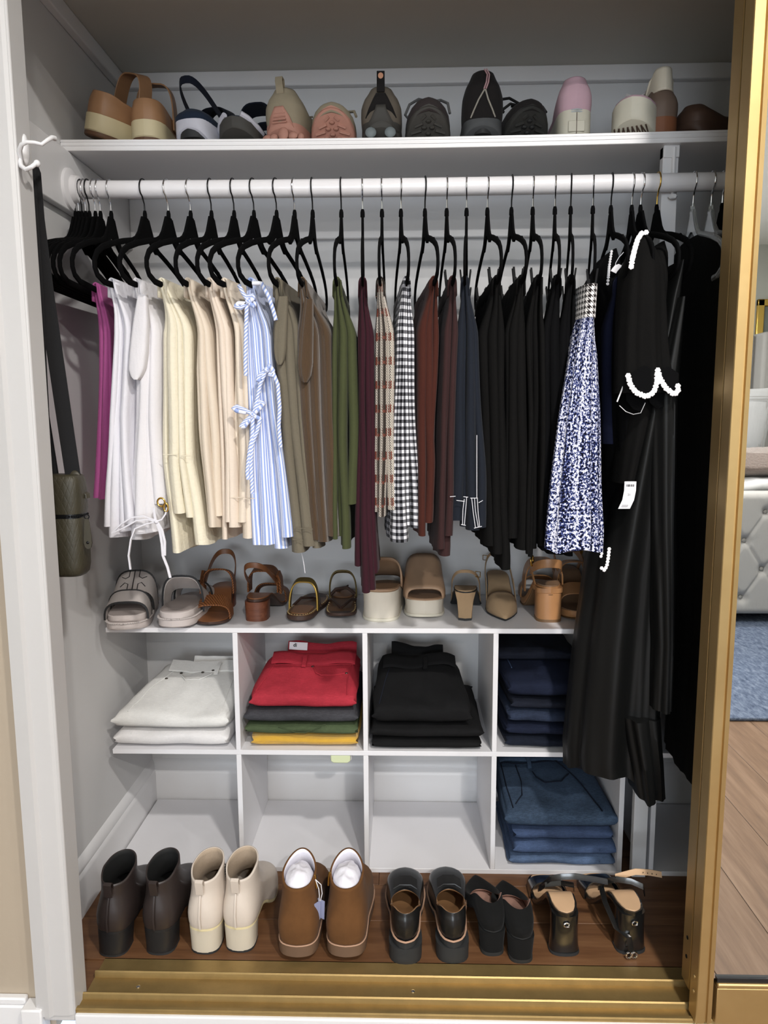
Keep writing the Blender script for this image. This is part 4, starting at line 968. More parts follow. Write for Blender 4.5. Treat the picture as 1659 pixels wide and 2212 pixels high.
# cell 4 upper: dark blues
LB = ['dark blue folded jeans at the bottom of the six-pair stack', 'deep navy folded jeans second from the bottom of the six-pair stack', 'mid blue faded folded jeans in the middle of the six-pair stack', 'blackish folded jeans under the navy pair in the six-pair stack', 'navy blue folded jeans with pale edge, second from the top of the six-pair stack', 'near-black folded jeans on top of the six-pair stack']
zs_ = ZM
for lab, mt, th, xa, xb, tb in zip(LB, ('dark', 'navy', 'blue', 'ink', 'navy', 'ink'), (.031, .031, .034, .028, .046, .03), (1104, 1108, 1112, 1116, 1110, 1085), (1262, 1264, 1266, 1268, 1260, 1262), (.034, .034, .036, .03, .064, .034)):
    yo = -.006 if th < .045 else -.004
    if lab.startswith('near'):
        g, s = jeans('folded_jeans', lab, D[mt], px_(xa, 1450), px_(xb, 1450), YJ+.10, YJ+.29, zs_+.012, th, tb, 31, wav=.01); waistband(g, s, D['ink'], .1, .9, .8, .85)
    else:
        g, s = jeans('folded_jeans', lab, D[mt], px_(xa, 1540)-.012, px_(xb, 1540)+.012, YJ+yo, YJ+.285, zs_, th, tb, 20+int(xa), skew=-.012, side=.006)
        if mt in ('ink', 'navy') and th > .04: seam(g, s, [(.1, .25), (.1, .6), (.08, .9)], D['lblue'])
    zs_ += th+.0005
# cell 4 lower
YJ2 = U_Y+.02
def px2(x, y): return P(x, y, Y=YJ2).x
g, s = jeans('folded_jeans', 'pale blue folded jeans at the bottom of the faded denim stack', D['lblue2'], px2(1102, 1850), px2(1328, 1850), YJ2-.006, YJ2+.26, U_T, .028, .034, 41)
seam(g, s, [(.85, -.01), (.85, .8)], D['lblue2'])
g, s = jeans('folded_jeans', 'light blue folded jeans, second from the bottom of the faded denim stack', D['lblue'], px2(1110, 1820), px2(1332, 1820), YJ2-.01, YJ2+.265, U_T+.029, .036, .045, 43)
seam(g, s, [(.83, -.01), (.83, .8)], D['lblue'])
g, s = jeans('folded_jeans', 'soft blue folded jeans under the large washed pair in the faded denim stack', D['lblue3'], px2(1112, 1790), px2(1322, 1790), YJ2-.006, YJ2+.265, U_T+.066, .034, .045, 45)
seam(g, s, [(.16, -.01), (.16, .8)], D['lblue3'])
g, s = jeans('folded_jeans', 'large washed blue jeans with curved pocket on top of the faded denim stack', D['wash'], px2(1092, 1740), px2(1334, 1740), YJ2-.014, YJ2+.27, U_T+.101, .05, .078, 47, skew=-.012, backnarrow=.10, wav=.009)
waistband(g, s, D['wash'], .04, .95, .80, .83, (0, .022, .006)); belt_loop(g, s, D['wash'], .34, .70)
seam(g, s, [(.34, .64), (.37, .48), (.44, .40), (.60, .40), (.71, .52)], D['dark'], 'pocket_seam', .0016); seam(g, s, [(.62, .78), (.72, .58), (.80, .32), (.87, .05)], D['dark'], 'side_seam', .0018)
seam(g, s, [(.05, .72), (.05, .4), (.07, .06)], D['dark'], 'seam', .0016); seam(g, s, [(.2, .68), (.21, .42), (.18, .22), (.1, .1)], D['dark'], 'fly_seam', .0016); seam(g, s, [(.05, .72), (.4, .7), (.66, .74)], D['dark'], 'waist_seam', .0014)
# small stick-on light under the middle shelf
M['diffuser'] = plain('green_white_diffuser', rgb(206, 214, 176), .4, var=.03)
q = P(737, 1642, Y=U_Y+.02)
nl_ = thing('stick_on_light', 'small pale green stick-on light under the middle shelf', 'light', (q.x, U_Y+.014, U_V))
oc = [(-.024, 0), (.024, 0), (.024, -.016), (.017, -.021), (-.017, -.021), (-.024, -.016)]
MB().rings([[(x, y, z) for x, z in oc] for y in (-.012, .03)], True, True, True).build('diffuser', M['diffuser'], nl_, mods=[('bevel', .002, 2)])
MB().rings([[(x*1.12, y, z*1.14) for x, z in oc] for y in (.001, .034)], True, True, True).build('base', M['melamine'], nl_, mods=[('bevel', .002, 2)])
# ------------------------------------------------------------------ shoes
ROUND = ([0, .01, .03, .07, .14, .25, .4, .55, .68, .75, .85, .92, .965, .988, 1], [0, .2, .38, .53, .64, .68, .70, .83, .97, 1, .93, .76, .52, .29, 0])
POINT = ([0, .01, .03, .07, .14, .25, .4, .52, .62, .72, .82, .9, .96, .99, 1], [0, .22, .42, .57, .68, .72, .74, .88, 1, .93, .70, .45, .21, .07, 0])
SQUARE = ([0, .01, .03, .07, .14, .25, .4, .55, .68, .78, .88, .95, .98, .992, 1], [0, .22, .42, .57, .68, .70, .70, .82, .96, 1, .96, .88, .78, .62, 0])
TRN = ([0, .008, .025, .06, .12, .25, .4, .55, .68, .76, .86, .93, .97, .99, 1], [0, .34, .56, .74, .84, .86, .84, .92, .99, 1, .92, .74, .50, .29, 0])
OVAL = ([0, .01, .03, .07, .14, .25, .4, .55, .68, .78, .88, .95, .98, 1], [0, .34, .55, .74, .88, .92, .90, .94, 1, .99, .9, .68, .45, 0])
def hw(s, W, sh): return W/2*interp(s, *sh)
NTH = 56
def outline(L, W, sh, grow=0.0):
    out = []
    for j in range(NTH):
        th = 2*PI*(j+.5)/NTH; c = math.cos(th); s = .5-.5*math.copysign(abs(c)**.8, c)
        x = math.copysign(hw(s, W, sh), math.sin(th)); y = L*s
        r = math.hypot(x, y-L/2); k = 1+grow/max(r, .02)
        out.append((x*k, L/2+(y-L/2)*k, th))
    return out
def lift_f(H, L, a=.26, b=.70): return lambda y: H*(1-smooth(a*L, b*L, y)) if H else 0.0
def spring_f(Tz, L, a=.74): return lambda y: Tz*(max(0, (y/L-a)/(1-a)))**2
def sole(L, W, sh, z0, z1, lift, spring=None, grow=.002, name='sole', heel_spring=0.0, belly=0.0, edge=.0):
    """sole body: bottom ring, top ring and caps; z0,z1 may be functions of y"""
    f0 = z0 if callable(z0) else (lambda y: z0); f1 = z1 if callable(z1) else (lambda y: z1)
    sp = spring or (lambda y: 0); hs = (lambda y: heel_spring*(max(0, (.16-y/L)/.16))**2)
    o = outline(L, W, sh, grow); oi = outline(L, W, sh, grow-.003)
    bot = [(x, y, f0(y)+lift(y)+sp(y)+hs(y)) for x, y, t in oi]; b2 = [(x, y, f0(y)+lift(y)+sp(y)+hs(y)+.003) for x, y, t in o]
    md = [(x*(1-belly), y, (f0(y)+f1(y))/2+lift(y)+sp(y)*.8+hs(y)*.5) for x, y, t in o]
    top = [(x, y, f1(y)+lift(y)+sp(y)*.6-edge) for x, y, t in o]; t2 = [(x, y, f1(y)+lift(y)+sp(y)*.6) for x, y, t in oi]
    mb = MB().rings([bot, b2, md, top, t2])
    h = NTH//2
    for ring, flip in ((bot, 1), (t2, 0)):
        vs = ring; fs = []
        for j in range(h-1):
            a, b, c, d = j, j+1, NTH-2-j, NTH-1-j
            fs.append((a, d, c, b) if flip else (a, b, c, d))
        mb.add(vs, fs)
    return mb
def upper(L, W, sh, z0, lift, op, rim, toe_k, side_k, inset=.001, ny=18, spring=None, cut=None, bulge=0.0):
    """upper: op=(y back, y front, half width) of the opening, rim=(back,side,front) heights,
    toe_k / side_k: (plan fraction, height fraction) profiles"""
    sp = spring or (lambda y: 0)
    o = outline(L, W, sh, -inset); yc, ro, wo = (op[0]+op[1])/2, (op[1]-op[0])/2, op[2]
    rs = []
    for i in range(ny+1):
        t = i/ny; ring = []
        for x, y, th in o:
            c = math.cos(th); rx, ry = math.sin(th)*wo, yc-ro*c
            zr = rim[1]+(rim[0]-rim[1])*smooth(.0, .75, c) if c > 0 else rim[1]+(rim[2]-rim[1])*c*c
            w = max(0, -c)**.8
            ts = np.linspace(0, 1, len(toe_k)); ss = np.linspace(0, 1, len(side_k))
            pa = lerp(interp(t, ss, [k[0] for k in side_k]), interp(t, ts, [k[0] for k in toe_k]), w)
            pb = lerp(interp(t, ss, [k[1] for k in side_k]), interp(t, ts, [k[1] for k in toe_k]), w)
            X, Y = lerp(x, rx, pa), lerp(y, ry, pa)
            bz = bulge*math.sin(PI*min(1, t*1.3))*(1 if c > 0 else .3)
            r = math.hypot(X, Y-yc)+1e-6
            Z = z0 + lift(lerp(y, ry, pa*.0)) + sp(y)*(1-t) + (zr-z0)*pb
            # at heights above the foot the lift follows the opening
            Z += (lift(ry)-lift(y))*pb
            ring.append((X*(1+bz/max(.02, r)), Y-(bz if c > .3 else 0), Z))
        rs.append(ring)
    return MB().rings(rs)
def insole(L, W, sh, z, lift, k=.9, th=.003, cut=1.0, z_c=.0):
    o = [(x, y) for x, y, t in outline(L*.985, W*k, sh)]
    pts = [(x, y+L*.008, z+lift(y)+z_c*(abs(x)/(W/2))**2) for x, y in o if y <= L*cut+.001] if cut < 1 else [(x, y+L*.008, z+lift(y)) for x, y in o]
    mb = MB(); n = len(o); h = n//2
    top = [(x, y+L*.008, z+lift(y)) for x, y in o]; bot = [(x, y, zz-th) for x, y, zz in top]
    mb.rings([bot, top])
    fs = [(j, j+1, n-2-j, n-1-j) for j in range(h-1)]
    mb.add(top, fs)
    return mb
def heel(y0, y1, w, H, tb=.85, yb=(0, 0), n=20, flare=0.0, z_low=0.0):
    """block heel: D-shaped section with a round back"""
    rs = []
    for i in range(9):
        t = i/8; wz = lerp(tb, 1, t**1.3)*w/2*(1+flare*(1-t)**3); a = y0+yb[0]*(1-t); b = y1+yb[1]*(1-t)
        ring = []
        for j in range(n):
            th = 2*PI*j/n; c, s = math.cos(th), math.sin(th)
            py = math.copysign(abs(c)**(.75 if c > 0 else .3), c); px = math.copysign(abs(s)**(.8 if c > 0 else .55), s)
            ring.append((wz*px, (a+b)/2-(b-a)/2*py, lerp(z_low, H, t)))
        rs.append(ring)
    return MB().rings(rs, True, True, True)
def strap_arc(w, y, z0, h, bw, th=.003, tilt=0.0, n=18, w2=None, p=.75, dy=0.0, lean=0.0, taper=1.0):
    """band over the foot from side to side"""
    path, wd = [], []
    for i in range(n+1):
        a = PI*i/n; c, s = math.cos(a), math.sin(a)
        x = -w*math.copysign(abs(c)**p, c); z = z0+h*abs(s)**p
        path.append(Vector((x, y+dy*c+lean*s, z))); k = lerp(1, taper, s)
        wd.append(Vector((0, bw/2*k, tilt*bw/2*s)))
    return MB().ribbon(path, wd, th)
def sling(yb, yf, w, z0, zb, bw, th=.0025, n=22):
    """strap round the heel, open at the front"""
    path, wd = [], []
    for i in range(n+1):
        a = PI*i/n; c, s = math.cos(a), math.sin(a)
        path.append(Vector((-w*math.copysign(abs(c)**.7, c), yf-(yf-yb)*abs(s)**.8, lerp(z0, zb, s**.9)))); wd.append(Vector((0, 0, bw/2)))
    return MB().ribbon(path, wd, th)
def shoe(name, label, cat, loc, rz, group=None, rx=0, ry=0):
    return thing(name, label, cat, loc, (rx, ry, rz), group)
LE = {}
LE['dkboot'] = leather('dark_brown_leather', rgb(46, 38, 36), .42); LE['blkin'] = plain('black_lining', (.006, .006, .006, 1), .8); LE['blkheel'] = leather('black_heel', (.010, .010, .011, 1), .5)
LE['cream'] = leather('cream_leather', rgb(204, 192, 180), .45, .05); LE['creamin'] = fabric('beige_lining', rgb(170, 152, 132), uv=False); LE['creamh'] = leather('cream_heel', rgb(198, 188, 170), .5, .06); LE['creamw'] = leather('pale_yellow_welt', rgb(216, 202, 160), .5)
def suede(name, c, var=.32):
    t = NT(name); a = t.noise(t.coord(), 24, 5, .65); b = t.noise(t.coord(), 1400, 2)
    t.bump(b, .35, .0005); return t.done(t.mix(a, scale_c(c, 1-var), scale_c(c, 1+var)), .95, 0, .15, Sheen_Weight=.03)
LE['tan'] = suede('tan_suede', rgb(98, 66, 38)); LE['tansole'] = plain('tan_rubber', rgb(104, 80, 62), .6, var=.08); LE['tissue'] = plain('tissue_paper', rgb(222, 220, 228), .7, var=.05, bump=1, bs=90)
LE['blk'] = leather('black_leather', (.010, .010, .010, 1), .3, .2); LE['tanlin'] = leather('tan_lining', rgb(136, 100, 66), .6); LE['blkrub'] = plain('black_rubber', rgb(38, 39, 40), .65, var=.08); LE['welt'] = plain('rope_welt', rgb(176, 140, 116), .7)
LE['blksuede'] = suede('black_suede', (.007, .007, .007, 1), .4); LE['pinkin'] = leather('dusty_pink_insole', rgb(164, 128, 114), .7); LE['dust'] = plain('worn_black_rubber', rgb(34, 34, 32), .8, var=.3, vs=40)
LE['patent'] = leather('black_patent', (.008, .008, .008, 1), .22, .2, 60, .5, .6, .6); LE['nude'] = leather('nude_insole', rgb(206, 170, 134), .6, .05)
LE['slide'] = leather('stone_leather', rgb(190, 182, 178), .5, .04); LE['slidef'] = plain('stone_footbed', rgb(160, 150, 146), .75, var=.05); LE['slides'] = plain('stone_rubber', rgb(196, 186, 182), .65, var=.04)
def woven():
    t = NT('woven_brown_leather'); v = t.coord('Object'); ch = t.n('ShaderNodeTexWave'); t.t.links.new(v, ch.inputs[0]); ch.inputs['Scale'].default_value = 95; ch.bands_direction = 'DIAGONAL'; ch.inputs['Distortion'].default_value = 2
    col = t.mix(ch.outputs[1], rgb(100, 58, 30), rgb(152, 96, 54)); t.bump(ch.outputs[1], .8, .0014); return t.done(col, .5, 0, .4)
LE['woven'] = woven(); LE['cogn'] = leather('cognac_leather', rgb(128, 82, 50), .4); LE['stack'] = wood('stacked_heel_wood', rgb(82, 44, 30), rgb(106, 60, 40), rgb(128, 80, 56), 0, .4, 3); LE['brsole'] = plain('dark_brown_sole', rgb(62, 42, 34), .5)
LE['goldl'] = plain('gold_leather', rgb(196, 164, 84), .3, .75, bump=.2); LE['brfoot'] = leather('brown_footbed', rgb(104, 74, 48), .5); LE['brinner'] = leather('worn_tan_footbed', rgb(138, 96, 62), .5); LE['goldth'] = plain('gold_stitching', rgb(196, 170, 120), .5, .3)
LE['wedge'] = plain('cream_platform', rgb(204, 196, 182), .6, var=.04, bump=.15, bs=700); LE['wsole'] = plain('cream_outsole', rgb(208, 202, 186), .6); LE['taupe'] = leather('taupe_leather', rgb(162, 132, 106), .5, .06); LE['tfoot'] = leather('taupe_footbed', rgb(136, 106, 80), .55)
LE['tsuede'] = suede('taupe_suede', rgb(164, 138, 108), .14); LE['tansm'] = leather('smooth_tan_leather', rgb(172, 124, 82), .35, .05); LE['tandk'] = leather('tan_sole', rgb(116, 86, 56), .5)
LE['espT'] = leather('natural_tan_leather', rgb(158, 118, 84), .5); LE['espW'] = plain('cream_midsole', rgb(210, 196, 158), .55); LE['espB'] = plain('brown_outsole', rgb(96, 66, 44), .6)
LE['navys'] = fabric('navy_stretch', (.006, .008, .016, 1), uv=False); LE['navyt'] = fabric('navy_mesh', rgb(30, 40, 56), uv=False); LE['wfoam'] = plain('white_foam', rgb(196, 196, 206), .55, bump=.1)
LE['hike'] = suede('stone_suede', rgb(146, 136, 116), .12); LE['hiked'] = fabric('taupe_mesh', rgb(116, 104, 84), uv=False); LE['pinkr'] = plain('pink_rubber', rgb(176, 128, 112), .7, var=.08, vs=40)
LE['ghike'] = suede('grey_suede', rgb(102, 94, 84), .2); LE['gdark'] = plain('dark_grey_rubber', rgb(62, 60, 56), .7, var=.1); LE['glug'] = plain('blue_grey_lug', rgb(118, 126, 128), .6); LE['lace'] = fabric('grey_lace', rgb(92, 92, 92), uv=False)
LE['blkmesh'] = fabric('black_mesh', rgb(30, 28, 28), uv=False); LE['gmesh'] = fabric('charcoal_mesh', rgb(54, 48, 48), uv=False); LE['pinkpipe'] = plain('dusty_pink_piping', rgb(176, 140, 144), .6); LE['gfoam'] = plain('speckled_grey_foam', rgb(70, 72, 74), .7, var=.1)
LE['pinks'] = suede('pale_pink_suede', rgb(196, 164, 176), .08); LE['vwhite'] = plain('off_white_rubber', rgb(204, 200, 184), .55, var=.06, vs=30); LE['wlace'] = fabric('white_lace', rgb(190, 184, 184), uv=False); LE['waffle'] = plain('brown_waffle_rubber', rgb(86, 68, 58), .7)
LE['taupeh'] = leather('taupe_brown_leather', rgb(112, 94, 82), .6); LE['rustr'] = plain('rust_rubber', rgb(128, 80, 52), .6); LE['whitel'] = leather('ivory_leather', rgb(214, 206, 188), .5, .04); LE['maroon'] = plain('brown_red_sole', rgb(80, 58, 46), .6)
BOOT_TOE = [(0, 0), (.02, .12), (.07, .24), (.17, .33), (.32, .40), (.52, .47), (.72, .55), (.88, .68), (.96, .82), (1, 1)]
BOOT_SIDE = [(0, 0), (-.08, .12), (-.02, .27), (.22, .42), (.6, .56), (.92, .70), (1.05, .82), (1, 1)]
FLAT_TOE = [(0, 0), (.02, .34), (.08, .58), (.2, .76), (.4, .88), (.7, .97), (1, 1)]
FLAT_SIDE = [(0, 0), (-.08, .3), (.0, .55), (.3, .75), (.7, .9), (1, 1)]
def zip_pull(g, p, mat, n=5, r=.0022):
    mb = MB()
    for k in range(n): mb.tube([Vector(p)+Vector((.0028*math.cos(a*PI/5)*(1 if k % 2 else .4), .0028*math.cos(a*PI/5)*(0 if k % 2 else .9), -.0055*k+.0042*math.sin(a*PI/5))) for a in range(10)], .0008, 5, loop=True)
    mb.build('zip_pull', mat, g)
# ---------------- floor row, heels towards the room
def boot(kind, label, px, py, rz, group, leanx=0.0):
    q = P(px, py, Z=0); yb = q.y
    L, W = .245, .082
    g = shoe('ankle_boot', label, 'boot', (q.x, yb, 0), rz, group, ry=leanx)
    if kind == 'suede':
        lf = lift_f(.012, L); z0 = .032
        sole(L, W+.014, TRN, 0, lambda y: z0-.004, lf, spring_f(.008, L), .003).build('sole', LE['tansole'], g)
        up = upper(L, W+.012, TRN, z0-.006, lf, (.006, .104, .036), (.148, .158, .182), BOOT_TOE, BOOT_SIDE, 0, 24, bulge=.004)
        up.build('upper', [LE['tan'], LE['tissue']], g, mods=[('solid', .004, -1, 1, 0)])
        o = outline(L, W+.014, TRN, .0025)
        MB().tube([(x, y, z0-.005+lf(y)) for x, y, t in o], .0014, 6, loop=True).build('welt_stitch', LE['welt'], g)
        tm = MB().ball((0, .055, .145), .03, 28, 20, (1.0, 1.5, 1.15)); tm.v = [tuple(Vector(p)+Vector((.004*vn(p[0]*90, p[1]*90, p[2]*60), .004*vn(p[1]*80, p[2]*80, 3), .006*vn(p[0]*70, p[1]*70, px)))) for p in tm.v]; tm.build('tissue_paper', LE['tissue'], g)
    else:
        H = .05; lf = lift_f(H, L, .3, .72); z0 = .010
        m1, m2, mi = (LE['dkboot'], LE['blkheel'], LE['blkin']) if kind == 'dark' else (LE['cream'], LE['creamh'], LE['creamin'])
        sole(L, W, TRN, .002, z0, lf, spring_f(.004, L), .0005).build('sole', m2 if kind == 'dark' else LE['creamw'], g)
        heel(.0005, .062, .067, H+.005, .93, (.002, -.002), z_low=.004).build('heel', m2, g)
        heel(.0025, .0605, .063, .005, 1).build('heel_tip', LE['blkrub'], g)
        up = upper(L, W, TRN, z0-.002, lf, (.006, .104, .033), (.112, .122, .14), BOOT_TOE, BOOT_SIDE, 0, 24, bulge=.003)
        up.build('upper', [m1, mi], g, mods=[('solid', .003, -1, 1, 0)])
        MB().ribbon([(0, -.006, z0+H+.004), (0, -.009, z0+H+.03), (0, -.003, z0+H+.06), (0, .003, .135)], Vector((.0018, 0, 0)), .0016).build('back_seam', m1, g)
        MB().ribbon([(0, .001, .138), (0, -.003, .158), (0, -.005, .168), (0, -.0, .1705), (0, .006, .165), (0, .009, .15)], Vector((.0085, 0, 0)), .0022).build('pull_tab', m1, g)
    return g
boot('dark', 'dark brown leather ankle boot leaning beside the baseboard', 236, 2070, -.03, None, .04)
boot('dark', 'dark brown leather ankle boot standing upright next to the cream boot', 339, 2066, -.04, None)
b = boot('cream', 'cream leather ankle boot with a black zip pull', 437, 2064, -.06, None); zip_pull(b, (.032, .07, .158), LE['blkheel'], 5)
b = boot('cream', 'cream leather ankle boot beside the tan suede boot with tags', 513, 2060, -.06, None)
b = boot('suede', 'tan suede ankle boot with two blue swing tags', 641, 2080, -.02, None)
for k, (dx, rz_) in enumerate(((.040, .9), (.047, -.5))):
    MB().box(-.009, .009, -.0006, .0006, -.042, 0).build('swing_tag', plain('blue_grey_tag', rgb(146, 150, 180), .6), b, loc=(dx, .035+.008*k, .112), rot=(0, .05, rz_), flat=True)
MB().tube([(.036, .04, .16), (.043, .038, .14), (.044, .038, .125), (.043, .038, .113)], .0009, 6).tube([(.036, .04, .16), (.048, .038, .15), (.050, .038, .13), (.046, .038, .113)], .0009, 6).build('tag_string', M['white'], b)
MB().tube([(.035, .044, .168), (.036, .042, .155), (.038, .041, .14)], .0024, 8).build('zip_pull', M['goldpin'], b)
b = boot('suede', 'tan suede ankle boot beside the black loafer', 746, 2080, -.02, None)
MB().tube([(-.035, .044, .172), (-.037, .042, .158), (-.038, .041, .144)], .0024, 8).build('zip_pull', M['goldpin'], b)
def loafer(label, px, py, rz):
    q = P(px, py, Z=0); L, W, H = .25, .086, .030
    g = shoe('heeled_loafer', label, 'shoe', (q.x, q.y, 0), rz); lf = lift_f(.026, L, .28, .6); z0 = .024
    sole(L, W, ROUND, .006, z0, lf, spring_f(.006, L), .003).build('sole', LE['blkrub'], g)
    heel(-.002, .066, .070, .034, .98, (.0, 0)).build('heel', LE['blkrub'], g)
    o = outline(L, W, ROUND, .004)
    MB().tube([(x, y, z0+.001+lf(y)) for x, y, t in o if 1], .002, 6, loop=True).build('welt', LE['welt'], g)
    upper(L, W, ROUND, z0, lf, (.006, .128, .031), (.082, .060, .070), FLAT_TOE, FLAT_SIDE, 0, 20, bulge=.002).build('upper', [LE['blk'], LE['tanlin']], g, mods=[('solid', .003, -1, 1, 1)])
    insole(L, W, ROUND, z0+.003, lf, .88).build('insole', LE['tanlin'], g)
    MB().ribbon([(-.026, .13, .086), (-.012, .135, .092), (.012, .135, .092), (.026, .13, .086)], Vector((0, .014, .002)), .003).build('saddle_strap', LE['blk'], g)
loafer('black leather heeled loafer beside the tan suede boots', 876, 2082, -.0); loafer('black leather heeled loafer beside the suede pumps', 979, 2080, .01)
def pump(label, px, py, rz):
    q = P(px, py, Z=0); L, W, H = .255, .082, .05
    g = shoe('pointed_pump', label, 'shoe', (q.x, q.y, 0), rz); lf = lift_f(H, L, .24, .66); z0 = .007
    sole(L, W, POINT, .002, z0, lf, None, .0008).build('sole', LE['blkrub'], g)
    heel(.0, .05, .056, H+.003, .84, (.0, -.004)).build('heel', LE['blksuede'], g); heel(.0, .0465, .05, .008, 1, z_low=0).build('heel_tip', LE['dust'], g)
    upper(L, W, POINT, z0-.002, lf, (.03, .188, .033), (.05, .034, .019), FLAT_TOE, [(0, 0), (-.06, .3), (.05, .55), (.35, .75), (.75, .9), (1, 1)], 0, 20, bulge=.003).build('upper', [LE['blksuede'], LE['pinkin']], g, mods=[('solid', .0025, -1, 1, 1)])
    insole(L, W, POINT, z0+.003, lf, .9).build('insole', LE['pinkin'], g)
pump('black suede pointed pump next to the loafers', 1066, 2066, .05); pump('black suede pointed pump with scuffed heel beside the patent sandals', 1128, 2082, .02)
def psandal(label, px, py, rz, second):
    q = P(px, py, Z=0); L, W, H = .25, .082, .085
    g = shoe('patent_sandal', label, 'sandal', (q.x, q.y, 0), rz); lf = lift_f(H, L, .22, .68); z0 = .012
    sole(L, W, SQUARE, .0, z0, lf, None, .001).build('sole', LE['patent'], g)
    insole(L, W, SQUARE, z0+.003, lf, .86).build('insole', LE['nude'], g)
    heel(.0, .046, .056, H+.004, .98, (.002, -.006), flare=.16).build('heel', LE['patent'], g); heel(-.001, .042, .064, .005, 1).build('heel_tip', LE['blkrub'], g)
    strap_arc(.042, L*.78, .004, .036, .045, .003, -.3, p=.7).build('toe_strap', LE['patent'], g)
    MB().tube([Vector((.0062*math.cos(a), -.0015-.001*abs(math.cos(a)), H-.012+.0045*math.sin(a))) for a in np.linspace(.6, 2*PI-.6, 14)], .0016, 8).ball((.004, -.0025, H-.0125), .0018, 8, 6).build('letter_emblem', M['chrome'], g)
    zb = H+z0
    path = [(-.036, .12, zb-.03), (-.036, .09, zb-.004), (-.022, .07, zb+.03), (.0, .062, zb+.04), (.03, .06, zb+.043), (.07, .058, zb+.038), (.098, .056, zb+.034)] if not second else [(-.036, .11, zb-.02), (-.03, .085, zb+.012), (-.012, .07, zb+.026), (.015, .058, zb+.028), (.038, .05, zb+.02), (.042, .05, zb+.004)]
    MB().ribbon(path, Vector((0, .002, .006)), .0025).build('ankle_strap', LE['patent'], g)
    if second:
        MB().ribbon([(-.012, .078, zb+.026), (.03, .072, zb+.040), (.06, .07, zb+.038), (.085, .07, zb+.032), (.088, .07, zb+.031)], Vector((0, .002, .0062)), .0022).build('strap_end', LE['nude'], g)
        hl = MB()
        for k in range(4): hl.ball((.045+.010*k, .0665, zb+.0405-.002*k), .0011, 6, 4)
        hl.build('strap_hole', M['ink'], g)
        MB().ribbon([(-.034, .10, zb-.01), (-.04, .06, zb-.02), (-.03, .02, zb-.05), (-.014, -.006, .045), (-.010, -.012, .018)], Vector((.0058, 0, .001)), .0025).build('hanging_strap', LE['patent'], g)
        for s_ in (-1, 1): MB().tube([Vector((-.010+s_*.006+.0055*math.cos(a*PI/8), -.014, .011+.0065*math.sin(a*PI/8))) for a in range(16)], .0022, 8, loop=True).build('buckle', M['chrome'], g)
    else:
        MB().ribbon([(-.036, .10, zb-.015), (-.03, .075, zb+.012), (0, .062, zb+.026), (.03, .075, zb+.012), (.038, .10, zb-.015)], Vector((0, .002, .005)), .0025).build('heel_strap', LE['patent'], g)
psandal('black patent heeled sandal with strap lying across its neighbour', 1222, 2066, -.0, False); psandal('black patent heeled sandal with loose strap and buckle on the floor', 1368, 2062, .10, True)

# ---------------- row on top of the cubby unit
ZT = U_TOP
def spot(px, py): q = P(px, py, Z=ZT); return Vector((q.x, q.y, ZT))
def at_toe(px, py, L, rz):
    """root position of a shoe whose toe tip is at the pixel; rz ~ pi means toe to the room"""
    q = spot(px, py); return (q.x - L*(-math.sin(rz)), q.y - L*math.cos(rz), ZT)
def slide(label, loc, rz):
    L, W = .235, .098
    g = shoe('slide_sandal', label, 'sandal', loc, rz); lf = lift_f(.008, L)
    sole(L, W, OVAL, 0, .020, lf, spring_f(.006, L), .002).build('outsole', LE['slides'], g)
    sole(L, W-.006, OVAL, .019, .036, lf, spring_f(.006, L), .0, edge=.002).build('platform', LE['slides'], g)
    insole(L, W-.006, OVAL, .0385, lf, .95).build('footbed', LE['slidef'], g)
    rp = MB()
    o = outline(L, W, OVAL, .0025)
    for k in range(NTH):
        for h_ in (0, .5):
            a, b_ = Vector(o[k][:2]), Vector(o[(k+1) % NTH][:2]); p = a.lerp(b_, h_); d = (b_-a)
            rp.ball((p.x, p.y, .0205+lf(p.y)+.0035*0), .0026, 6, 4, (1.2, 1.2, .75))
    rp.build('rope_welt', LE['slide'], g)
    strap_arc(.049, L*.78, .022, .050, .040, .004, -.5, p=.62).build('toe_strap', LE['slide'], g)
    for yy in (-.02, .02): strap_arc(.0495, L*.78+yy, .022, .0515-yy*.5, .0016, .0045, 0, p=.62).build('black_edging', LE['blkheel'], g)
    br = strap_arc(.050, L*.46, .026, .066, .055, .004, -.75, p=.6).build('instep_strap', LE['slide'], g)
    for yy in (-.0275, .0275): strap_arc(.0505, L*.46+yy, .026, .0675-yy*.75, .0016, .0045, 0, p=.6).build('black_edging', LE['blkheel'], br)
    # raised outline of the emblem cut into the instep strap
    def on(x, t): # point on the strap surface
        a = math.acos(max(-1, min(1, math.copysign(abs(x/.050)**(1/.6), -x)))); return Vector((x, L*.46+t*.0275, .026+.0695*abs(math.sin(a))**.6 - .75*.0275*t*math.sin(a)))
    em = MB(); em.tube([on(0, t) for t in np.linspace(-1, 1, 9)], .0011, 6)
    for sx in (-1, 1):
        for pts in ([(.012, -1), (.012, -.35), (.02, -.2), (.03, -.5)], [(.012, 1), (.012, .35), (.02, .2), (.03, .5)]):
            em.tube([on(sx*x, t) for x, t in pts], .0011, 6)
    em.build('emblem_outline', LE['blkheel'], br)
    return g
slide('stone grey double-strap slide with its emblem strap and open toe facing the room', at_toe(268, 1366, .235, PI+.16), PI+.16)
g = slide('stone grey double-strap slide with its footbed and heel facing the room', (spot(372, 1364).x, spot(372, 1364).y+.002, ZT), -.02)
fp = MB()
for k in range(7): fp.box(-.014+k*.0042, -.011+k*.0042, .026, .0268, .0472, .0474)
fp.build('footbed_print', LE['slide'], g)
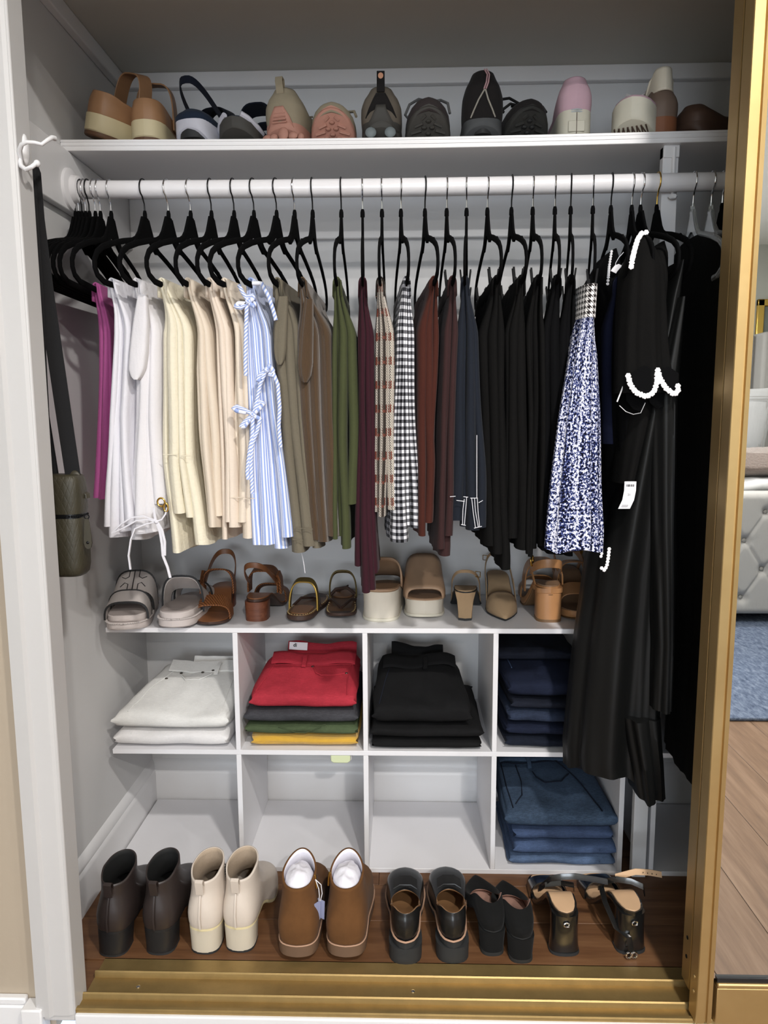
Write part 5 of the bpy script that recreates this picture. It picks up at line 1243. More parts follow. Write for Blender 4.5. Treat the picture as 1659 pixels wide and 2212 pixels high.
def wsandal(label, loc, rz, sling_on):
    L, W, H = .235, .085, .045
    g = shoe('woven_sandal', label, 'sandal', loc, rz); lf = lift_f(H, L, .24, .64)
    sole(L, W, SQUARE if 0 else ROUND, .002, .010, lf, spring_f(.004, L), .0015).build('sole', LE['brsole'], g)
    insole(L, W, ROUND, .013, lf, .97).build('footbed', LE['cogn'], g)
    hl_ = heel(.0, .056, .058, H+.003, .95); hl_.build('stacked_heel', LE['stack'], g)
    strap_arc(.043, L*.76, .010, .042, .046, .0035, -.35, p=.65).build('toe_band', LE['woven'], g)
    strap_arc(.0385, L*.43, .03+H*.5, .060, .038, .0035, .25, p=.6).build('ankle_band', LE['woven'], g)
    sling(.002, L*.4, .036, .055+H*.5, .125+H*.35, .014).build('slingback', LE['cogn'], g)
    MB().ribbon([(.042, L*.43-.02, .105), (.043, L*.43, .085), (.043, L*.43+.008, .05)], Vector((0, .013, .004)), .006).build('strap_fold', LE['woven'], g)
    return g
wsandal('cognac woven leather sandal with its open toe facing the room', at_toe(452, 1355, .235, PI+.06), PI+.06, True)
w2 = wsandal('cognac woven leather sandal with its stacked wooden heel facing the room', (spot(550, 1343).x, spot(550, 1343).y, ZT), -.06, True)
def thong(label, loc, rz, loose):
    L, W = .235, .078
    g = shoe('thong_sandal', label, 'sandal', loc, rz); lf = lift_f(.006, L)
    sole(L, W, OVAL, 0, .012, lf, spring_f(.01, L, .6), .001).build('sole', LE['brsole'], g)
    insole(L, W, OVAL, .0145, lf, .97).build('footbed', LE['brfoot'], g)
    insole(L*.34, W*.72, OVAL, .0165, lambda y: .006, .9, .002).build('heel_pad', LE['brinner'], g).location = (0, .012, 0)
    o = outline(L, W*.93, OVAL, -.001); st_ = MB()
    for x, y, t in o: st_.ball((x, y, .0155+lf(y)), .0014, 6, 4, (1.4, 1.4, .8))
    st_.build('edge_stitching', LE['goldth'], g)
    path, wd = [], []
    for i in range(21):
        a = PI*i/20; c, s_ = math.cos(a), math.sin(a)
        path.append(Vector((-.036*math.copysign(abs(c)**.6, c), .07+.012*s_, .016+.074*s_**.7))); wd.append(Vector((0, .0075, .004*s_)))
    MB().ribbon(path, wd, .0035).build('heel_strap', LE['brfoot'] if 0 else LE['olive_gold'], g)
    MB().tube([p-w for p, w in zip(path, wd)], .0022, 8).build('gold_piping', LE['goldl'], g)
    for sx in (-1, 1): MB().tube([(sx*.035, .10, .018), (sx*.024, .14, .028), (0, .185, .018)], .0035, 8).build('toe_cord', LE['brsole'], g)
    if loose: MB().tube([(.02, .025, .02), (.0, .05, .034), (-.012, .035, .040), (0, .02, .03), (.02, .03, .022)], .0022, 8).tube([(-.036, .06, .02), (-.01, .055, .04), (.02, .06, .036), (.036, .07, .02)], .0045, 8).build('loose_cord', LE['brsole'], g)
    return g
LE['olive_gold'] = plain('olive_gold_leather', rgb(98, 82, 42), .38, .3)
thong('brown thong sandal with a gold-edged heel strap and worn tan footbed', (spot(642, 1347).x, spot(642, 1347).y, ZT), -.1, False)
thong('brown thong sandal with a loose cord lying across its footbed', at_toe(735, 1340, .235, PI+.04), PI+.04, True)
def wedge(label, loc, rz):
    L, W, H = .235, .098, .030; g = shoe('platform_slide', label, 'sandal', loc, rz); lf = lift_f(.03, L, .25, .7); z0 = lambda y: 0.0
    sole(L, W, OVAL, lambda y: -lf(y)*1.0, .044, lf, spring_f(.006, L), .001, belly=.03).build('platform', LE['wedge'], g)
    sole(L, W, OVAL, lambda y: -lf(y)*1.0-.0, lambda y: .009-lf(y), lf, spring_f(.006, L), .0035).build('outsole', LE['wsole'], g)
    sole(L, W, OVAL, .044, .050, lf, None, .001).build('welt', LE['taupe'], g); insole(L, W, OVAL, .052, lf, .95).build('footbed', LE['tfoot'], g)
    path = []
    rs = []
    for k in range(9):
        t = k/8; y = lerp(L*.40, L*.90, t); w = hw(y/L, W, OVAL)+.003; h = lerp(.072, .026, t**1.1); b0 = .046+lf(y)
        rs.append([(-w*math.copysign(abs(math.cos(PI*i/16))**.55, math.cos(PI*i/16)), y+.01*math.sin(PI*i/16)*(1-t), b0+h*math.sin(PI*i/16)**.6) for i in range(17)])
    MB().rings(rs, False).build('vamp', LE['taupe'], g, mods=[('solid', .004, 0)])
    return g
wedge('taupe slide on a cream platform with its heel facing the room', (spot(820, 1344).x, spot(820, 1344).y, ZT), -.06)
wedge('taupe slide on a cream platform with its open toe facing the room', at_toe(918, 1338, .235, PI+.0), PI+.0)
def taupe(label, loc, rz):
    L, W, H = .24, .08, .068; g = shoe('slingback_pump', label, 'shoe', loc, rz); lf = lift_f(H, L, .22, .68); z0 = .006
    sole(L, W, POINT, .001, z0, lf, None, .0008).build('sole', LE['blkrub'], g); insole(L, W, POINT, z0+.003, lf, .96).build('insole', LE['tsuede'], g)
    hb = MB(); hb.rings([[(x*k, .002+y*k+(.006*(1-t)), z) for x, y in ((0, -.002), (.022, .006), (.024, .03), (-.024, .03), (-.022, .006))] for t, z, k in ((0, .006, .72), (.3, .02, .74), (.7, H*.7, .86), (1, H+.004, 1.12))], True, True, True); hb.build('heel', LE['tsuede'], g, sharp=20)
    hb = MB(); hb.rings([[(x*.72, .008+y*.72, z) for x, y in ((0, -.002), (.022, .006), (.024, .03), (-.024, .03), (-.022, .006))] for z in (0, .006)], True, True, True); hb.build('heel_tip', LE['blkrub'], g, sharp=20)
    # closed toe
    rs = []
    for k in range(13):
        t = k/12; y = lerp(L*.60, L*.995, t); w = max(.0006, hw(y/L, W, POINT)); h = .040*(1-t**2.2)+.002
        rs.append([(-w*math.copysign(abs(math.cos(PI*i/16))**.7, math.cos(PI*i/16)), y, z0+lf(y)+h*math.sin(PI*i/16)**.75) for i in range(17)])
    MB().rings(rs, False).build('toe_box', LE['tsuede'], g, mods=[('solid', .0025, -1)])
    sl = sling(.004, L*.42, .035, .028+H*.55, .118+H*.1, .008).build('slingback', LE['tsuede'], g)
    for sx in (-1, 1): MB().ribbon([(sx*.037, L*.62, .02), (sx*.036, L*.5, .04+H*.2), (sx*.035, L*.40, .035+H*.55)], Vector((0, .004, .004)), .0025).build('side_strap', LE['tsuede'], g)
    MB().tube([Vector((.030, .022, .108+.1*H))+Vector((.0055*c, -.003*c-.004, .0065*s)) for c, s in ((1, 1), (1, -1), (-1, -1), (-1, 1))], .0013, 6, loop=True).build('buckle', M['goldpin'], sl)
taupe('taupe suede slingback pump with its tapered heel facing the room', (spot(1004, 1342).x, spot(1004, 1342).y-.004, ZT), -.10)
taupe('taupe suede slingback pump with its pointed toe facing the room', at_toe(1092, 1343, .24, PI-.02), PI-.02)
def tanh(label, loc, rz, flip):
    L, W, H = .245, .09, .066; pf = .018; g = shoe('block_heel_sandal', label, 'sandal', loc, rz); lf = lift_f(H, L, .24, .66)
    sole(L, W, ROUND, .0, .004, lf, spring_f(.004, L), .001).build('sole', LE['tandk'], g); sole(L, W, ROUND, .004, .004+pf, lf, spring_f(.004, L), .001).build('platform', LE['tansm'], g)
    insole(L, W, ROUND, .025, lf, .96).build('footbed', LE['tfoot'], g)
    heel(.0, .058, .062, H+.006, .98, z_low=.006).build('heel', LE['tansm'], g); heel(-.0003, .0583, .0625, .007, 1).build('heel_tip', LE['tandk'], g)
    sole(.075, .070, OVAL, H+.004, H+.018, lambda y: 0, None, .0).build('heel_cup', LE['tansm'], g)
    strap_arc(.046, L*.78, .02, .050, .044, .003, -.45, p=.62).build('toe_strap', LE['tansm'], g)
    strap_arc(.044, L*.56, .03+H*.3, .078, .05, .003, .1, p=.62).build('instep_strap', LE['tansm'], g)
    sl = sling(.01, L*.36, .036, .075+H*.55, .078+H, .022, .003).build('ankle_strap', LE['tansm'], g)
    for sx in (-1, 1): MB().ribbon([(sx*.033, .03, .02+H), (sx*.036, .05, .04+H), (sx*.037, .085, .05+H)], Vector((0, .006, -.003)), .003).build('side_strap', LE['tansm'], g)
    MB().tube([Vector((-.038+.004*math.cos(a*PI/9), .052+.008*math.cos(a*PI/9), .076+H+.013*math.sin(a*PI/9))) for a in range(18)], .0022, 8, loop=True).build('buckle', M['goldpin'], sl)
tanh('tan leather block heel sandal with gold buckle, heel facing the room', (spot(1188, 1345).x, spot(1188, 1345).y, ZT), -.02, 0)
tanh('tan leather block heel sandal with its toe facing the room behind the black dress', at_toe(1262, 1342, .245, PI-.0), PI-.03, 1)

# ---------------- row on the high shelf
ZS = SH_Z
def sspot(px, back=.022):
    q = P(px, 297, Y=SH_Y+back); return (q.x, SH_Y+back, ZS+sag(q.x))
def lugs(g, mat, y0, y1, w, z, sp, rows=6, chev=.3, base=.0):
    mb = MB()
    for k in range(rows):
        y = lerp(y0, y1, (k+.5)/rows); ww = w*(1-.35*(k/rows) if y1 > y0 else 1)
        for sx in (-1, 1):
            a, b = (sx*.004, y+.004*chev), (sx*ww/2, y-.012*chev)
            mb.tube([(a[0], a[1], z+sp(a[1])), (b[0], b[1], z+sp(b[1])+.001)], .0035, 6)
    return mb.build('tread', mat, g)
def laces(g, mat, pts, r=.0022): 
    mb = MB()
    for l in pts: mb.tube(l, r, 7)
    return mb.build('laces', mat, g)
TR_TOE = [(0, 0), (.01, .3), (.05, .5), (.15, .62), (.3, .7), (.55, .82), (.8, .93), (1, 1)]
def trainer(label, name, px, rz, mup, msole, mtread, L=.26, W=.098, zs=.03, rim=(.095, .062, .092), toe_spring=.045, heel_spring=.02, rx=0, back=.022, mlin=None, tread=True, shp=TRN, opf=.13, cat='sneaker', dy=0.0, ry=0):
    x, y, z = sspot(px, back)
    if abs(rz) > 1.5: x += L*math.sin(rz); y -= L*math.cos(rz)
    g = shoe(name, label, cat, (x, y+dy, z), rz, rx=rx, ry=ry); lf = lift_f(.006, L); sp = spring_f(toe_spring, L, .66)
    sole(L, W, shp, 0, zs, lf, sp, .003, heel_spring=heel_spring).build('sole', msole, g)
    upper(L, W, shp, zs-.006, lf, (.008, opf, .032), rim, TR_TOE, FLAT_SIDE, 0, 18, spring=lambda y_: sp(y_)*.6, bulge=.003).build('upper', [mup, mlin or LE['blkin']], g, mods=[('solid', .004, -1, 1, 0)])
    return g, lf, sp
# natural tan loop sandals
def esp(label, px, rz, rx, ry, back, dz=0):
    x, y, z = sspot(px, back); L, W = .24, .085; g = shoe('platform_sandal', label, 'sandal', (x, y, z+dz), rz, rx=rx, ry=ry); lf = lift_f(.006, L)
    sole(L, W, OVAL, 0, .010, lf, spring_f(.01, L), .001).build('outsole', LE['espB'], g); sole(L, W, OVAL, .010, .046, lf, spring_f(.01, L), .002).build('midsole', LE['espW'], g)
    upper(L, W, OVAL, .044, lf, (.004, .10, .036), (.092, .085, .07), FLAT_TOE, FLAT_SIDE, 0, 16).build('upper', [LE['espT'], LE['espT']], g, mods=[('solid', .003, -1, 1, 0)])
    strap_arc(.042, .10, .06, .104, .036, .003, .2, p=.55).build('loop_strap', LE['espT'], g)
    MB().ball((.044, .10, .075), .0035, 8, 6).build('rivet', M['chrome'], g)
    return g
esp('natural tan platform sandal tipped on its side with brown outsole showing', 190, -.5, .0, .30, .03, .014)
esp('natural tan platform sandal standing upright with a tall loop strap', 312, .03, .0, 0, .03)
# navy stretch sneakers
g, lf, sp = trainer('navy slip-on sneaker with thick white foam sole and loop heel', 'slip_on_sneaker', 405, -.25, LE['navyt'], LE['wfoam'], None, W=.094, zs=.042, rim=(.066, .052, .07), toe_spring=.02, heel_spring=.026, back=.02)
sling(.0, .14, .036, .06, .128, .016).build('heel_loop', LE['navys'], g); strap_arc(.04, .14, .05, .07, .06, .003, .2, p=.6).build('strap', LE['navys'], g)
sole(.235, .080, OVAL, -.001, .006, lf, None, -.002, heel_spring=.03).build('outsole', LE['blkrub'], g)
g, lf, sp = trainer('navy slip-on sneaker with black tread and pale sole edges', 'slip_on_sneaker', 503, PI-.15, LE['navyt'], LE['gdark'], None, W=.094, zs=.034, rim=(.09, .05, .06), toe_spring=.03, back=.02)
for sx in (-1, 1): MB().tube([(sx*.046, .20, .035), (sx*.044, .225, .040), (sx*.030, .248, .052), (sx*.018, .258, .058)], .006, 8).build('sole_edge', LE['wfoam'], g)
strap_arc(.042, .09, .05, .085, .05, .004, .2, p=.6).build('strap', LE['navys'], g); strap_arc(.038, .03, .05, .07, .03, .004, .2, p=.6).build('heel_loop', LE['navys'], g)
# stone hiking shoes with pink soles
g, lf, sp = trainer('stone suede hiking shoe with pink heel sole and heel tab facing the room', 'hiking_shoe', 606, -.22, LE['hike'], LE['pinkr'], None, W=.098, zs=.032, rim=(.108, .075, .11), heel_spring=.022, mlin=LE['hiked'], back=.02)
rs = [[(x*k, y-.005, z) for x, k in ((-1, 1), (-.5, 1), (0, 1), (.5, 1), (1, 1)) for x in [x*w]] for w, y, z in ((.030, .012, .028), (.022, .003, .05), (.012, .000, .066), (.010, .001, .07))]
MB().rings(rs, False).build('heel_rubber', LE['pinkr'], g, mods=[('solid', .004, 0)])
mb = MB()
for k in range(5): mb.tube([(-.012-.001*k, -.0045, .062-.006*k), (.012+.001*k, -.0045, .062-.006*k)], .0015, 6)
mb.build('heel_ridges', LE['pinkr'], g)
MB().ribbon([(0, .004, .10), (0, -.004, .122), (0, -.002, .130), (0, .008, .128), (0, .012, .11)], Vector((.0085, 0, 0)), .0025).build('heel_tab', LE['hike'], g)
laces(g, LE['hike'], [[(.03, .16, .105), (.05, .15, .108), (.06, .15, .098), (.05, .155, .088), (.036, .16, .09)], [(-.02, .15, .105), (.02, .155, .108)], [(-.02, .17, .095), (.02, .175, .098)]])
mb = MB()
for x, y, z, sx, sz in ((-.034, .004, .012, 1.3, .9), (-.016, -.002, .011, 1, .9), (.006, -.003, .016, 1.3, 1.6), (.027, .0, .012, 1.2, .9), (.04, .012, .012, .9, .9)): mb.ball((x, y+.004, z), .009, 8, 6, (sx, .6, sz))
mb.build('heel_lugs', LE['pinkr'], g)
def lugtoe(g, mat, mat2, L, sp, W=.098):
    """chevron ridges and centre studs wrapped round the upturned toe"""
    mb = MB()
    for k in range(7):
        y = L*.985-.0105*k; w = hw(min(.999, y/L), W, ROUND)*.94
        for sx in (-1, 1): mb.tube([(sx*max(.003, w*.42), y-.004, sp(y-.004)-.0005), (sx*w, y-.010, sp(y-.010)+.001)], .0038, 6)
    mb.build('toe_ridges', mat, g); mb = MB()
    for x, y in ((0, .94), (-.008, .905), (.009, .905), (0, .87), (-.014, .85), (.014, .85), (-.03, .83), (.03, .83), (-.04, .80), (.04, .80), (0, .82)): mb.ball((x, y*L, sp(y*L)-.001), .0065, 8, 6, (1, 1.1, .55))
    mb.build('toe_studs', mat2, g)
g, lf, sp = trainer('stone hiking shoe with its pink ridged toe sole facing the room', 'hiking_shoe', 716, PI, LE['hike'], LE['pinkr'], None, zs=.026, rim=(.10, .07, .085), toe_spring=.062, mlin=LE['hiked'], back=.012)
lugtoe(g, LE['pinkr'], LE['pinkr'], .26, sp); laces(g, LE['hike'], [[(-.03, .17, .092), (-.045, .19, .085), (-.05, .2, .07)], [(-.02, .16, .095), (.02, .165, .095)]], .003)
# grey hiking shoes
g, lf, sp = trainer('grey suede hiking shoe with black heel loop and pale orange dot', 'hiking_shoe', 823, .0, LE['ghike'], LE['gdark'], None, zs=.034, rim=(.108, .076, .108), heel_spring=.022, mlin=LE['gmesh'], back=.02)
MB().rings([[(x*w, y-.005, z) for x in (-1, -.5, 0, .5, 1)] for w, y, z in ((.034, .014, .05), (.026, .004, .066), (.016, .000, .084), (.010, .0, .094))], False).build('heel_panel', LE['blkmesh'], g, mods=[('solid', .004, 0)])
MB().rings([[(x*w, y-.007, z) for x in (-1, -.5, 0, .5, 1)] for w, y, z in ((.040, .016, .022), (.022, .004, .044), (.012, .000, .062), (.010, .0, .07))], False).build('heel_rubber', LE['gdark'], g, mods=[('solid', .004, 0)])
tb = MB().box(-.0085, .0085, -.003, .0, .098, .140).build('heel_loop', LE['blkmesh'], g, mods=[('bevel', .001, 2)])
MB().rings([[(r*math.cos(a*PI/12), -.0035, .130+r*1.1*math.sin(a*PI/12)) for a in range(24)] for r in (.0056, .0002)]).build('dot', plain('pale_orange_print', rgb(206, 150, 118), .6), tb)
for x in (-.022, .02): MB().ball((x, -.001, .017), .011, 10, 8, (1.1, .45, 1)).build('heel_lug', LE['glug'], g)
g, lf, sp = trainer('grey hiking shoe with grey laces and its dark toe tread facing the room', 'hiking_shoe', 926, PI, LE['gmesh'], LE['gdark'], None, zs=.026, rim=(.10, .07, .098), toe_spring=.062, back=.012)
lugtoe(g, LE['gdark'], LE['gdark'], .26, sp)
laces(g, LE['lace'], [[(-.01, .165, .112), (.02, .175, .115), (.04, .19, .098), (.05, .205, .07), (.044, .2, .066)], [(-.005, .165, .112), (-.03, .175, .112), (-.044, .2, .095), (-.048, .21, .07)], [(-.022, .17, .104), (.022, .175, .106)], [(-.02, .155, .108), (.02, .158, .11)], [(.0, .165, .112), (.02, .185, .105), (.034, .205, .08)]], .003)
# black sneakers with pink piping
g, lf, sp = trainer('black sneaker with pink heel piping and grey letters, heel facing the room', 'black_sneaker', 1043, -.06, LE['blkmesh'], LE['gfoam'], None, W=.098, zs=.036, rim=(.136, .085, .11), heel_spring=.022, back=.02)
for off in (-.0022, .0022): MB().tube([(.004+off, .004, .142), (.010+off, -.003, .128), (.008+off, -.005, .112), (.003+off, -.007, .098)], .0016, 6).build('heel_piping', LE['pinkpipe'], g)
for sx in (-1, 1): MB().tube([(.003+sx*.001, -.007, .097), (sx*.010, -.006, .078), (sx*.020, -.001, .058), (sx*.026, .006, .046)], .0018, 6).build('trim_line', plain('pale_trim', rgb(150, 146, 136), .7), g)
text_mesh('RELL', .0125, 'side_lettering', plain('grey_print', rgb(140, 140, 138), .6), g, (-.0365, .026, .072), (PI/2, -.52, -.95), shear=.2)
sole(.24, .084, ROUND, -.001, .008, lf, None, -.003, heel_spring=.03).build('outsole', LE['blkrub'], g)
g, lf, sp = trainer('black sneaker tilted to show its worn dark tread, black laces tied', 'black_sneaker', 1148, PI+.12, LE['blkmesh'], LE['dust'], None, zs=.026, rim=(.095, .066, .088), toe_spring=.058, back=.014, ry=.0)
lugtoe(g, LE['dust'], LE['blkrub'], .26, sp)
laces(g, LE['blkin'], [[(.0, .17, .102), (.03, .185, .108), (.055, .2, .098), (.062, .205, .078), (.045, .2, .072)], [(0, .17, .102), (-.03, .18, .104), (-.045, .19, .09), (-.05, .2, .075)], [(-.02, .16, .1), (.02, .165, .1)], [(.01, .17, .1), (.03, .195, .092), (.05, .205, .075)]], .003)
# pale pink skate shoe
g, lf, sp = trainer('pale pink suede skate shoe with off-white rubber heel', 'skate_shoe', 1244, -.05, LE['pinks'], LE['vwhite'], None, L=.255, W=.082, zs=.052, rim=(.122, .075, .085), toe_spring=.0, heel_spring=.0, back=.026)
o_ = outline(.255, .082, ROUND, .0045)
for z in (.047, .051): MB().tube([(x, y, z+lf(y)) for x, y, t in o_], .0014, 6, loop=True).build('sole_stripe', plain('pale_blue_line', rgb(178, 186, 190), .6), g)
lt = MB().box(-.017, .017, -.0052, -.003, .012, .034).build('heel_patch', LE['vwhite'], g, mods=[('bevel', .0008, 1)])
MB().box(-.0006, .0006, -.006, -.0045, .005, .05).build('heel_seam', LE['waffle'], lt, flat=True)
MB().tube([(-.026, .012, .095), (-.016, .004, .106), (0, .001, .110), (.016, .004, .106), (.026, .012, .095)], .0014, 6).build('collar_seam', LE['pinks'], g)
# chunky white sneaker on its side
g, lf, sp = trainer('chunky white rubber-soled skate shoe tipped over with waffle tread showing', 'skate_shoe', 1362, PI-.42, LE['pinks'], LE['vwhite'], None, L=.25, W=.094, zs=.055, rim=(.105, .075, .085), toe_spring=.03, back=.012)
laces(g, LE['wlace'], [[(-.022, .15, .10), (.02, .155, .112)], [(-.022, .165, .098), (.02, .17, .106)], [(-.02, .18, .092), (.02, .185, .1)], [(.0, .15, .108), (.025, .145, .122), (.03, .14, .112)], [(.0, .15, .108), (-.02, .14, .125), (-.03, .14, .11)]], .0035)
mb = MB()
for k in range(7): mb.tube([(-.035+.012*k, .20, sp(.20)), (-.018+.009*k, .236, sp(.236)-.001)], .0018, 6); mb.tube([(.038-.012*k, .20, sp(.20)), (.026-.009*k, .236, sp(.236)-.001)], .0018, 6)
mb.build('waffle_tread', LE['waffle'], g)
# taupe and ivory high-back shoe
g, lf, sp = trainer('taupe leather shoe with ivory heel collar and rust rubber sole', 'leather_shoe', 1434, -.05, LE['taupeh'], LE['rustr'], None, L=.25, W=.078, zs=.034, rim=(.095, .07, .09), toe_spring=0, heel_spring=.0, back=.028)
upper(.25, .075, ROUND, .088, lf, (.008, .10, .024), (.138, .10, .11), [(0, 0), (.6, .4), (1, 1)], [(0, 0), (.3, .5), (1, 1)], -.002, 10).build('collar', LE['whitel'], g, mods=[('solid', .004, -1)])
# dark low sneaker by the door
g, lf, sp = trainer('low dark brown sneaker with grey laces next to the gold door', 'low_sneaker', 1530, -1.15, LE['maroon'], LE['maroon'], None, L=.25, W=.095, zs=.03, rim=(.07, .05, .066), toe_spring=.02, back=.04)
g.location.x -= .045; g.location.y += .03
laces(g, LE['wlace'], [[(-.02, .15, .078), (.02, .155, .082)], [(-.02, .17, .07), (.02, .175, .074)], [(.0, .15, .08), (.03, .18, .086), (.045, .20, .07), (.046, .21, .05)], [(.0, .15, .08), (-.02, .17, .09), (-.03, .2, .07)]], .0032)
# ------------------------------------------------------------------ bedroom seen in the mirror
M['bedc'] = fabric('light_grey_linen', rgb(172, 170, 168), var=.05, uv=False); M['rugc'] = None
def rugm():
    t = NT('blue_grey_rug'); co = t.coord('Object', (1, .35, 1)); n = t.noise(co, 70, 5, .7); n2 = t.noise(t.coord(), 420, 2)
    col = t.ramp(t.math('ADD', t.math('MULTIPLY', n, .8), t.math('MULTIPLY', n2, .25)), [(.36, rgb(62, 72, 92)), (.55, rgb(98, 108, 128)), (.75, rgb(136, 144, 160))]); t.bump(t.math('ADD', n, n2), .8, .004)
    return t.done(col, .95, 0, .1)
M['rugc'] = rugm(); M['linen'] = fabric('white_bed_linen', rgb(206, 206, 208), var=.03, uv=False); M['button'] = fabric('grey_button', rgb(150, 148, 144), uv=False)
def furm():
    t = NT('taupe_fur'); n = t.noise(t.coord('Object', (1, 2, 2)), 60, 5, .7); t.bump(n, 1, .01)
    return t.done(t.mix(n, rgb(96, 82, 76), rgb(160, 144, 136)), .95, 0, .1, Sheen_Weight=.4)
M['fur'] = furm()
BX0, BX1, BYF, BYH = 1.22, 2.98, -1.592, -3.70
rg = MB().box(.62, 3.45, -3.0, -.275, ZB+.0005, ZB+.014).build('area_rug', M['rugc'], mods=[('bevel', .005, 2)]); tag(rg, 'blue-grey textured area rug under the bed', 'rug')
bed = thing('upholstered_bed', 'light grey upholstered bed with button-tufted footboard', 'bed', ((BX0+BX1)/2, BYF, ZB+.014))
def bl2(x, y, z): return Vector((x-(BX0+BX1)/2, y-BYF, z-ZB-.014))
btn = []
for (x, z, r) in ((2.022, .591, 0), (1.910, .426, 1), (2.020, .264, 2), (1.914, .10, 3)): pass
nxb, nzb = 300, 120; pts = []; z0b, z1b = .0, .70
cols = [1.915+.2175*k for k in range(-4, 6)]
for r, zb_ in enumerate((.591, .427, .264, .10)):
    for k in range(-4, 6):
        x = 1.915+.2175*k+(.1075 if r % 2 == 0 else 0)
        if BX0+.06 < x < BX1-.06: btn.append((x, zb_))
B = np.array(btn)
SG = [(p, q) for i, p in enumerate(btn) for q in btn[i+1:] if abs(p[1]-q[1]) > .1 and math.hypot(p[0]-q[0], p[1]-q[1]) < .22]
SA = np.array([p for p, q in SG]); SB = np.array([q for p, q in SG]); SD = SB-SA; SL = (SD**2).sum(1)
def tuft(x, z):
    d = np.hypot(B[:, 0]-x, B[:, 1]-z).min()
    w = np.array((x, z)); t = np.clip(((w-SA)*SD).sum(1)/SL, 0, 1); ds = np.hypot(*((SA+SD*t[:, None])-w).T).min()
    return .012-.028*math.exp(-(d/.026)**2)-.008*math.exp(-(ds/.009)**2)
rs = []
for i in range(nxb+1):
    x = lerp(BX0, BX1, i/nxb); ring = []
    for j in range(nzb+1):
        z = lerp(z0b, z1b, j/nzb); e = min(1, (z-z0b)/.04, (z1b-z)/.04); ex = min(1, (x-BX0)/.04, (BX1-x)/.04); k = max(0, min(e, ex)); k = math.sqrt(1-(1-k)**2)
        ring.append(bl2(x, BYF+(.02*(1-k))+(tuft(x, z))*k*1.0*-1*-1 if 0 else BYF-.02+.03*k+tuft(x, z)*k, z))
    rs.append(ring)
fbm = MB().rings(rs, False); fbm.build('footboard', M['bedc'], bed, sharp=80)
MB().box(*(v for p in zip(bl2(BX0, BYF-.09, 0), bl2(BX1, BYF-.018, .7)) for v in p)).build('footboard_back', M['bedc'], bed, mods=[('bevel', .012, 3)])
bb = MB().ball((0, 0, 0), .013, 12, 8, (1, .6, 1)).build('button', M['button'], bed); first = True
for x, z in btn:
    p = bl2(x, BYF-.004, z)
    if first: bb.location = p; first = False
    else: copy_part(bb, bed, p)
for sx in (BX0, BX1-.06): MB().box(*(v for p in zip(bl2(sx, BYH, .0), bl2(sx+.06, BYF-.08, .42)) for v in p)).build('side_rail', M['bedc'], bed, mods=[('bevel', .012, 3)])
for x in (BX0+.06, BX1-.12):
    for y in (BYF-.08, BYH+.1): MB().box(*(v for p in zip(bl2(x, y, ZB+.014), bl2(x+.06, y+.05, .01)) for v in p)).build('leg', M['gasket'], bed)
# headboard: padded channels between two wings
for k in range(9):
    xa, xb = lerp(BX0+.05, BX1-.06, k/9), lerp(BX0+.05, BX1-.06, (k+1)/9)
    rr = [[bl2(lerp(xa, xb, .5-.5*math.cos(PI*i/10)), BYH-.04+.045*math.sin(PI*i/10)**.6, z) for i in range(11)] for z in (.3, 1.75, 1.775, 1.785)]
    MB().rings(rr, False).build('channel', M['bedc'], bed, sharp=80)
MB().box(*(v for p in zip(bl2(BX0, BYH-.14, .0), bl2(BX1, BYH-.035, 1.79)) for v in p)).build('headboard', M['bedc'], bed, mods=[('bevel', .02, 3)])
for sx in (BX0-.05, BX1-.05): MB().box(*(v for p in zip(bl2(sx, BYH-.14, .0), bl2(sx+.10, BYH+.12, 1.80)) for v in p)).build('wing', M['bedc'], bed, mods=[('bevel', .025, 4)])
mt = MB().box(BX0+.06, BX1-.06, BYH+.01, BYF-.095, .30, .68).build('mattress', M['linen'], mods=[('bevel', .05, 4)]); tag(mt, 'white mattress made up on the grey bed', 'mattress')
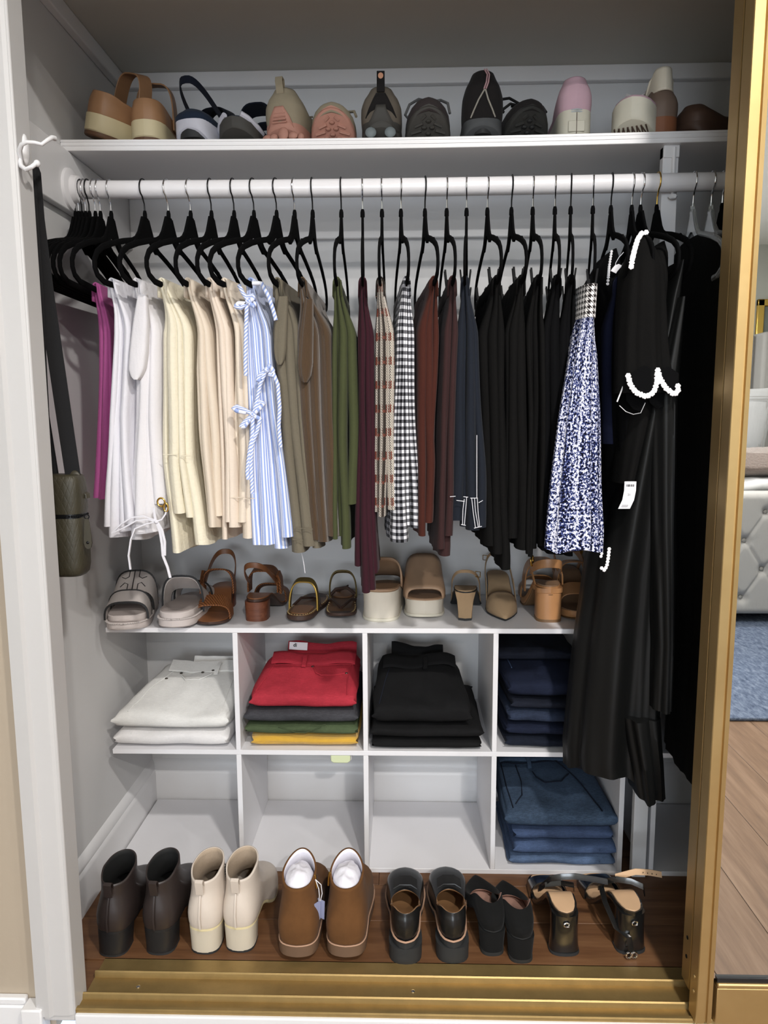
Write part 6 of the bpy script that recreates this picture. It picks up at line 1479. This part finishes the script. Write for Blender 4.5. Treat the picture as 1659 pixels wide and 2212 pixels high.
def quilt(x0, x1, y0, y1, z, amp, seed, mat, th):
    rs = []
    for i in range(61):
        x = lerp(x0, x1, i/60); ring = []
        for j in range(41):
            y = lerp(y0, y1, j/40); e = min(1, i/4, (60-i)/4, j/3, (40-j)/3); ring.append(Vector((x, y, z+amp*vn(x*5+seed, y*6, seed)+amp*.5*vn(x*14, y*13+seed, 2)-(1-e)*th*.8)))
        rs.append(ring)
    return MB().rings(rs, False)
dv = quilt(BX0+.03, BX1-.03, BYH+.25, BYF-.10, .725, .022, 3, None, .05).build('duvet', M['linen'], mods=[('solid', .045, -1)]); tag(dv, 'rumpled white duvet on the bed', 'duvet')
tv = quilt(BX0-.0, BX1+.0, BYF-.75, BYF-.22, .83, .02, 9, None, .08).build('fur_throw', M['fur'], mods=[('solid', .09, -1)]); tag(tv, 'taupe faux fur throw across the foot of the bed', 'throw')
def pillow(label, x, y, z, rx, w=.6, h=.6):
    rs = []
    for i in range(25):
        u = -1+i/12; ring = []
        for j in range(24):
            a = 2*PI*j/24; f = max(0, 1-abs(u)**4)**.5; q = math.copysign(abs(math.sin(a))**.7, math.sin(a)); c = math.copysign(abs(math.cos(a))**.5, math.cos(a))
            ring.append((w/2*u*(1+.05*abs(c)**3), .10*q*f*(1-abs(c)**3*.8), h/2*c*(.94+.06*abs(u)**3)))
        rs.append(ring)
    o = thing('bed_pillow', label, 'pillow', (x, y, z), (rx, 0, 0)); MB().rings(rs, True, True, True).build('cushion', M['linen'], o, sharp=80)
    for s in (.80, .72): MB().tube([(a*w/2*s, .072, b*h/2*s) for a, b in ((-1, -1), (1, -1), (1, 1), (-1, 1))], .004, 6, loop=True).build('border', M['bedc'], o)
pillow('white pillow with grey border at the wing side of the headboard', 2.62, BYH+.30, 1.06, -.28); pillow('white pillow with grey border in the middle of the headboard', 1.95, BYH+.30, 1.06, -.28)
pf_ = thing('picture_frame', 'gold picture frame on the wall above the headboard', 'picture', (3.36, RY0+.02, 1.60))
for a in ((-.36, -.30, -.5, .5), (.30, .36, -.5, .5), (-.36, .36, -.5, -.44), (-.36, .36, .44, .5)): MB().box(a[0], a[1], -.015, .02, a[2], a[3]).build('frame_bar', M['goldpin'], pf_, mods=[('bevel', .008, 2)])
MB().box(-.31, .31, -.015, 0, -.45, .45).build('picture_panel', plain('muted_print', rgb(120, 128, 124), .8, var=.3, vs=4), pf_, flat=True)
